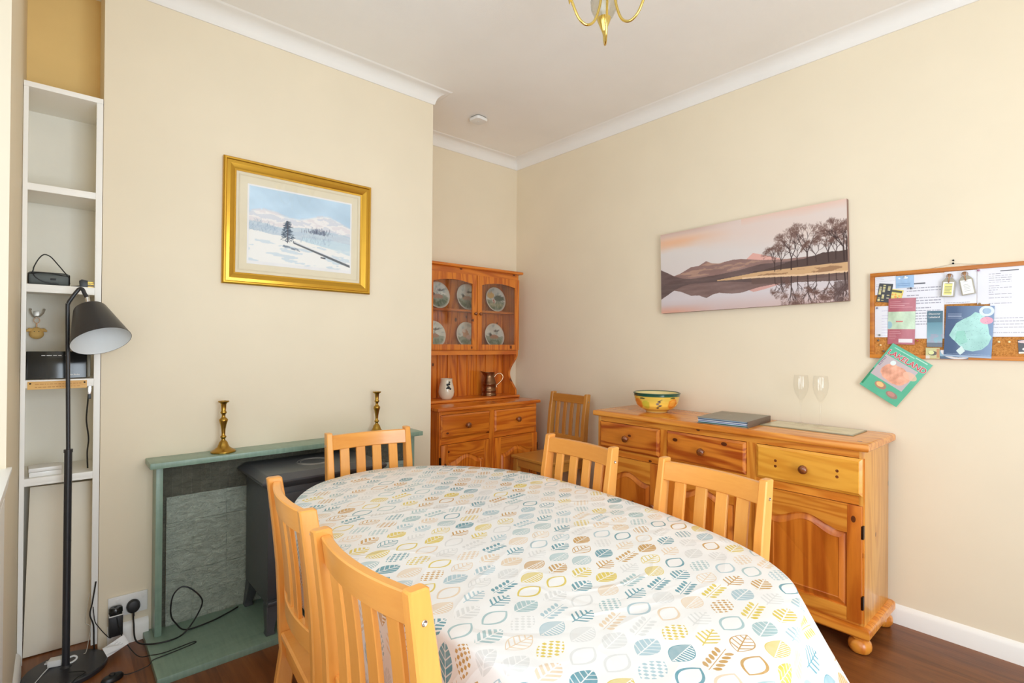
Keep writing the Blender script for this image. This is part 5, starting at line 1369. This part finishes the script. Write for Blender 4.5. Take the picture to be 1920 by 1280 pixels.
# ------------------------------------------------------------------ things on the shelves
def build_shelf_things():
    t = thing('bluetooth_speaker', 'small grey portable speaker with a carry strap on the third shelf', 'speaker', (-.022, 2.915, 1.548))
    bm = B(); loops = []
    for x in (-.064, -.060, -.052, .052, .060, .064):
        k = .72 if abs(x) > .062 else (.92 if abs(x) > .055 else 1)
        loops.append([(x, .024*k*math.cos(a), .030+.029*k*math.sin(a)) for a in [2*PI*j/28 for j in range(28)]])
    loft(bm, loops); obj('body', bm, M['grey_plastic'], t)
    for x in (-.066, .062):
        bm = B(); lathe(bm, [(.020, 0), (.024, .002), (.022, .005), (.004, .005)], 24, Matrix.Translation((x, 0, .030)) @ Matrix.Rotation(PI/2, 4, 'Y'))
        obj('end_cap', bm, M['black_plastic'], t)
    obj('speaker_badge', box(B(), .004, .022, -.0255, -.022, .025, .033, .0005), M['ink'], t)
    bm = B(); tube(bm, smooth_path([(-.062, -.012, .034), (-.050, -.018, .058), (-.046, -.014, .078), (-.032, -.010, .112), (-.016, -.006, .131), (.004, -.006, .124), (.024, -.010, .098), (.046, -.016, .066), (.060, -.018, .044), (.066, -.012, .014)], 8), .0022, 8); obj('carry_strap', bm, M['black_plastic'], t)
    bm = B(); tube(bm, smooth_path([(-.062, -.014, .046), (-.03, -.024, .053), (.01, -.023, .053), (.058, -.018, .044)], 8), .0025, 8); tube(bm, smooth_path([(-.05, -.022, .05), (-.04, -.026, .032), (-.015, -.026, .016), (.03, -.024, .010)], 8), .002, 8); obj('strap_cord', bm, M['black_plastic'], t)
    t = thing('loose_plug', 'black three pin plug lying on the third shelf beside the speaker', 'plug', (.092, 2.875, 1.548))
    obj('plug_body', prism(B(), [(-.016, 0), (.010, 0), (.010, .030), (-.010, .034), (-.018, .028)], -.018, .018, 'xz', .002), M['black_plastic'], t)
    bm = B()
    for z, y in ((.024, 0), (.016, -.010), (.004, .008)): box(bm, .0095, .030, y-.0025, y+.0025, z-.0015, z+.0022)
    obj('pin', bm, M['brass'], t)
    bm = B(); tube(bm, [(-.016, 0, .006), (-.030, .004, .004), (-.044, .012, .0032)], .0028, 8); obj('cord_end', bm, M['black_plastic'], t)
    # hooks
    t = thing('coat_hook', 'small pale double wall hook inside the shelving', 'hook', (-.064, 3.128, 1.440))
    bm = B(); box(bm, -.010, .010, -.004, 0, -.018, .012, .001); tube(bm, smooth_path([(0, -.003, -.012), (-.008, -.016, -.014), (-.016, -.026, 0), (-.019, -.028, .016)], 6), .003, 8); tube(bm, smooth_path([(0, -.003, -.012), (.010, -.018, -.012), (.022, -.028, .002), (.026, -.030, .014)], 6), .003, 8)
    for x in (-.019, .026): lathe(bm, [(.0005, -.004), (.004, -.002), (.005, 0), (.004, .004), (.0005, .005)], 12, Matrix.Translation((x, -.029, .017)))
    obj('hook_body', bm, plain('pale_hook_metal', srgb(196, 190, 180), .35, .6), t)
    t = thing('plush_keyring', 'keyring with a small tan plush animal head hanging on the shelf hook', 'keyring', (-.062, 3.10, 1.420))
    bm = B(); tube(bm, [(.010*math.cos(a), 0, -.010+.012*math.sin(a)) for a in [2*PI*k/20 for k in range(20)]], .0013, 6, closed=True); obj('split_ring', bm, M['pewter'], t)
    bm = B(); tube(bm, [(0, 0, -.022), (0, 0, -.042)], .0022, 6); obj('clasp', bm, M['pewter'], t)
    bm = B(); loops = []
    for k in range(13):
        a = PI*k/12; r = .024*math.sin(a)*(1-.10*math.sin(a*2)); loops.append([(max(r, .0005)*1.0*math.cos(b), max(r, .0005)*.85*math.sin(b), -.066+.026*math.cos(a)) for b in [2*PI*j/20 for j in range(20)]])
    loft(bm, loops); obj('plush_head', bm, M['plush'], t)
    for s in (-1, 1):
        bm = B(); tube(bm, [(s*.012, 0, -.052), (s*.024, -.004, -.052), (s*.034, -.006, -.058)], [.006, .0085, .003], 10); obj('plush_ear', bm, M['plush'], t)
    for x in (-.007, .007):
        bm = B(); lathe(bm, [(.0022, 0), (.0018, .0015), (.0003, .002)], 8, Matrix.Translation((x, -.0165, -.060)) @ Matrix.Rotation(PI/2, 4, 'X'))
        obj('plush_eye', bm, M['ink'], t)
    # router
    t = thing('router', 'flat glossy black router leaning on the fourth shelf behind the lamp pole', 'router', (.010, 2.846, 1.1655)); t.rotation_euler = (math.radians(-7), 0, 0)
    obj('housing', box(B(), -.098, .092, 0, .016, 0, .113, .003), M['gloss_black'], t)
    bm = B()
    for a, b in ((-.052, -.040), (-.036, -.020), (-.016, -.004), (0.0, .010), (.022, .032)): box(bm, a, b, -.0006, .0005, .094, .0965)
    obj('status_mark', bm, M['white_ink'], t)
    text('Radio Radio', .0085, M['white_ink'], t, TM(.027, -.0006, .012), 'lettering', .0002)
    obj('side_vent', box(B(), .0925, .104, .002, .016, .003, .110, .002), plain('grey_brown_plastic', srgb(110, 104, 86), .4), t)
    # wooden sign strip
    t = thing('wooden_sign', 'narrow pale wooden strip fixed along the front edge of the router shelf', 'sign', (.010, YB+.001, 1.124))
    obj('strip', box(B(), -.092, .092, -.004, 0, 0, .032, .001), wood('pale_sign_wood', srgb(236, 192, 120), srgb(220, 168, 92), 0, .5), t)
    bm = B(); rs = random.Random(2)
    for z in (.021, .009):
        x = -.07
        while x < .07:
            l = rs.uniform(.004, .012); box(bm, x, x+l, -.0046, -.0038, z-.0016, z+.0016); x += l+.003
    obj('engraved_writing', bm, plain('faint_engraving', srgb(206, 150, 84), .6), t)
    for x in (-.084, .084):
        bm = B(); lathe(bm, [(.0035, 0), (.003, .0015), (.0003, .002)], 10, Matrix.Translation((x, -.004, .024)) @ Matrix.Rotation(PI/2, 4, 'X'))
        obj('screw_head', bm, M['iron_hole'], t)
    # little black connector
    t = thing('cable_connector', 'small silver and black connector hanging under the right end of the router shelf', 'connector', (.112, 2.90, 1.108))
    t.location = (.112, 2.862, 1.10)
    obj('sleeve', box(B(), -.006, .006, -.006, .006, -.006, .030, .001), M['chrome'], t); obj('boot', box(B(), -.005, .005, -.005, .005, -.026, -.0065, .001), M['black_plastic'], t)
    # white box
    t = thing('white_hub', 'flat white plastic hub box on the lowest shelf', 'hub', (-.028, 2.895, .7685), math.radians(4))
    obj('lid', box(B(), -.052, .052, -.045, .045, .020, .036, .004), M['white_plastic'], t); obj('tray', box(B(), -.050, .050, -.043, .043, 0, .0195, .003), M['white_plastic'], t)
build_shelf_things()

# ------------------------------------------------------------------ ceiling things
def build_ceiling():
    t = thing('smoke_alarm', 'white rounded square alarm on the ceiling near the alcove', 'alarm', (2.239, 2.923, ZC), .1)
    def rsq(r, z, s=.052):
        out = []
        for k in range(40):
            a = 2*PI*k/40; c, d = math.cos(a), math.sin(a); f = (abs(c)**5+abs(d)**5)**(-.2); out.append((s*r*c*f, s*r*d*f, z))
        return out
    bm = B(); loft(bm, [rsq(.86, 0), rsq(.86, -.008)]); obj('mount_plate', bm, plain('alarm_shadow_gap', srgb(130, 126, 118), .6), t)
    bm = B(); loft(bm, [rsq(.97, -.008), rsq(1, -.011), rsq(1, -.022), rsq(.93, -.028), rsq(.5, -.030)]); obj('cover', bm, M['white_plastic'], t)
    bm = B(); lathe(bm, [(.008, -.0295), (.008, -.0315), (.006, -.032), (.0005, -.032)], 16); obj('test_button', bm, M['white_plastic'], t)
    cx, cy = 1.485, 1.178; zb = 2.45
    t = thing('chandelier', 'brass chandelier with curved arms and frosted glass shades hanging from the ceiling', 'ceiling light', (cx, cy, ZC))
    br = M['bright_brass']; Z = ZC
    bm = B(); lathe(bm, [(.055, 0), (.057, -.006), (.048, -.022), (.02, -.034), (.008, -.040)], 32); obj('ceiling_rose', bm, br, t)
    bm = B(); tube(bm, [(0, 0, -.038), (0, 0, -.25)], .006, 12); lathe(bm, [(.006, -.24), (.016, -.25), (.022, -.27), (.024, -.29), (.018, -.31), (.010, -.325), (.006, -.34), (.0005, -.345)], 24); obj('stem', bm, br, t)
    for i, az in enumerate((44, 158, 281)):
        a = math.radians(az); d = Vector((math.cos(a), math.sin(a), 0))
        P = lambda r, z: tuple(d*r+Vector((0, 0, z-Z)))
        bm = B(); tube(bm, smooth_path([P(.008, 2.66), P(.022, 2.60), P(.034, 2.53), P(.055, 2.475), P(.085, zb+.006), P(.115, 2.472), P(.138, 2.515), P(.15, 2.545)], 8), .0048, 10); arm = obj('arm', bm, br, t)
        mt = Matrix.Translation(d*.152)
        bm = B(); lathe(bm, [(.0015, 2.515-Z), (.006, 2.535-Z), (.012, 2.55-Z), (.020, 2.57-Z), (.026, 2.585-Z), (.027, 2.592-Z), (.02, 2.590-Z)], 20, mt); obj('cup', bm, br, arm)
        bm = B(); lathe(bm, [(.022, 2.588-Z), (.036, 2.60-Z), (.050, 2.63-Z), (.052, 2.66-Z), (.044, 2.69-Z), (.050, 2.71-Z), (.060, 2.72-Z), (.058, 2.72-Z), (.048, 2.708-Z), (.042, 2.69-Z), (.050, 2.66-Z), (.048, 2.63-Z), (.034, 2.603-Z)], 28, mt); obj('glass_shade', bm, M['lamp_glass'], arm)
        bm = B(); lathe(bm, [(.010, 2.59-Z), (.010, 2.61-Z), (.016, 2.63-Z), (.017, 2.65-Z), (.008, 2.675-Z), (.0005, 2.685-Z)], 16, mt); obj('bulb', bm, M['white_plastic'], arm)
build_ceiling()
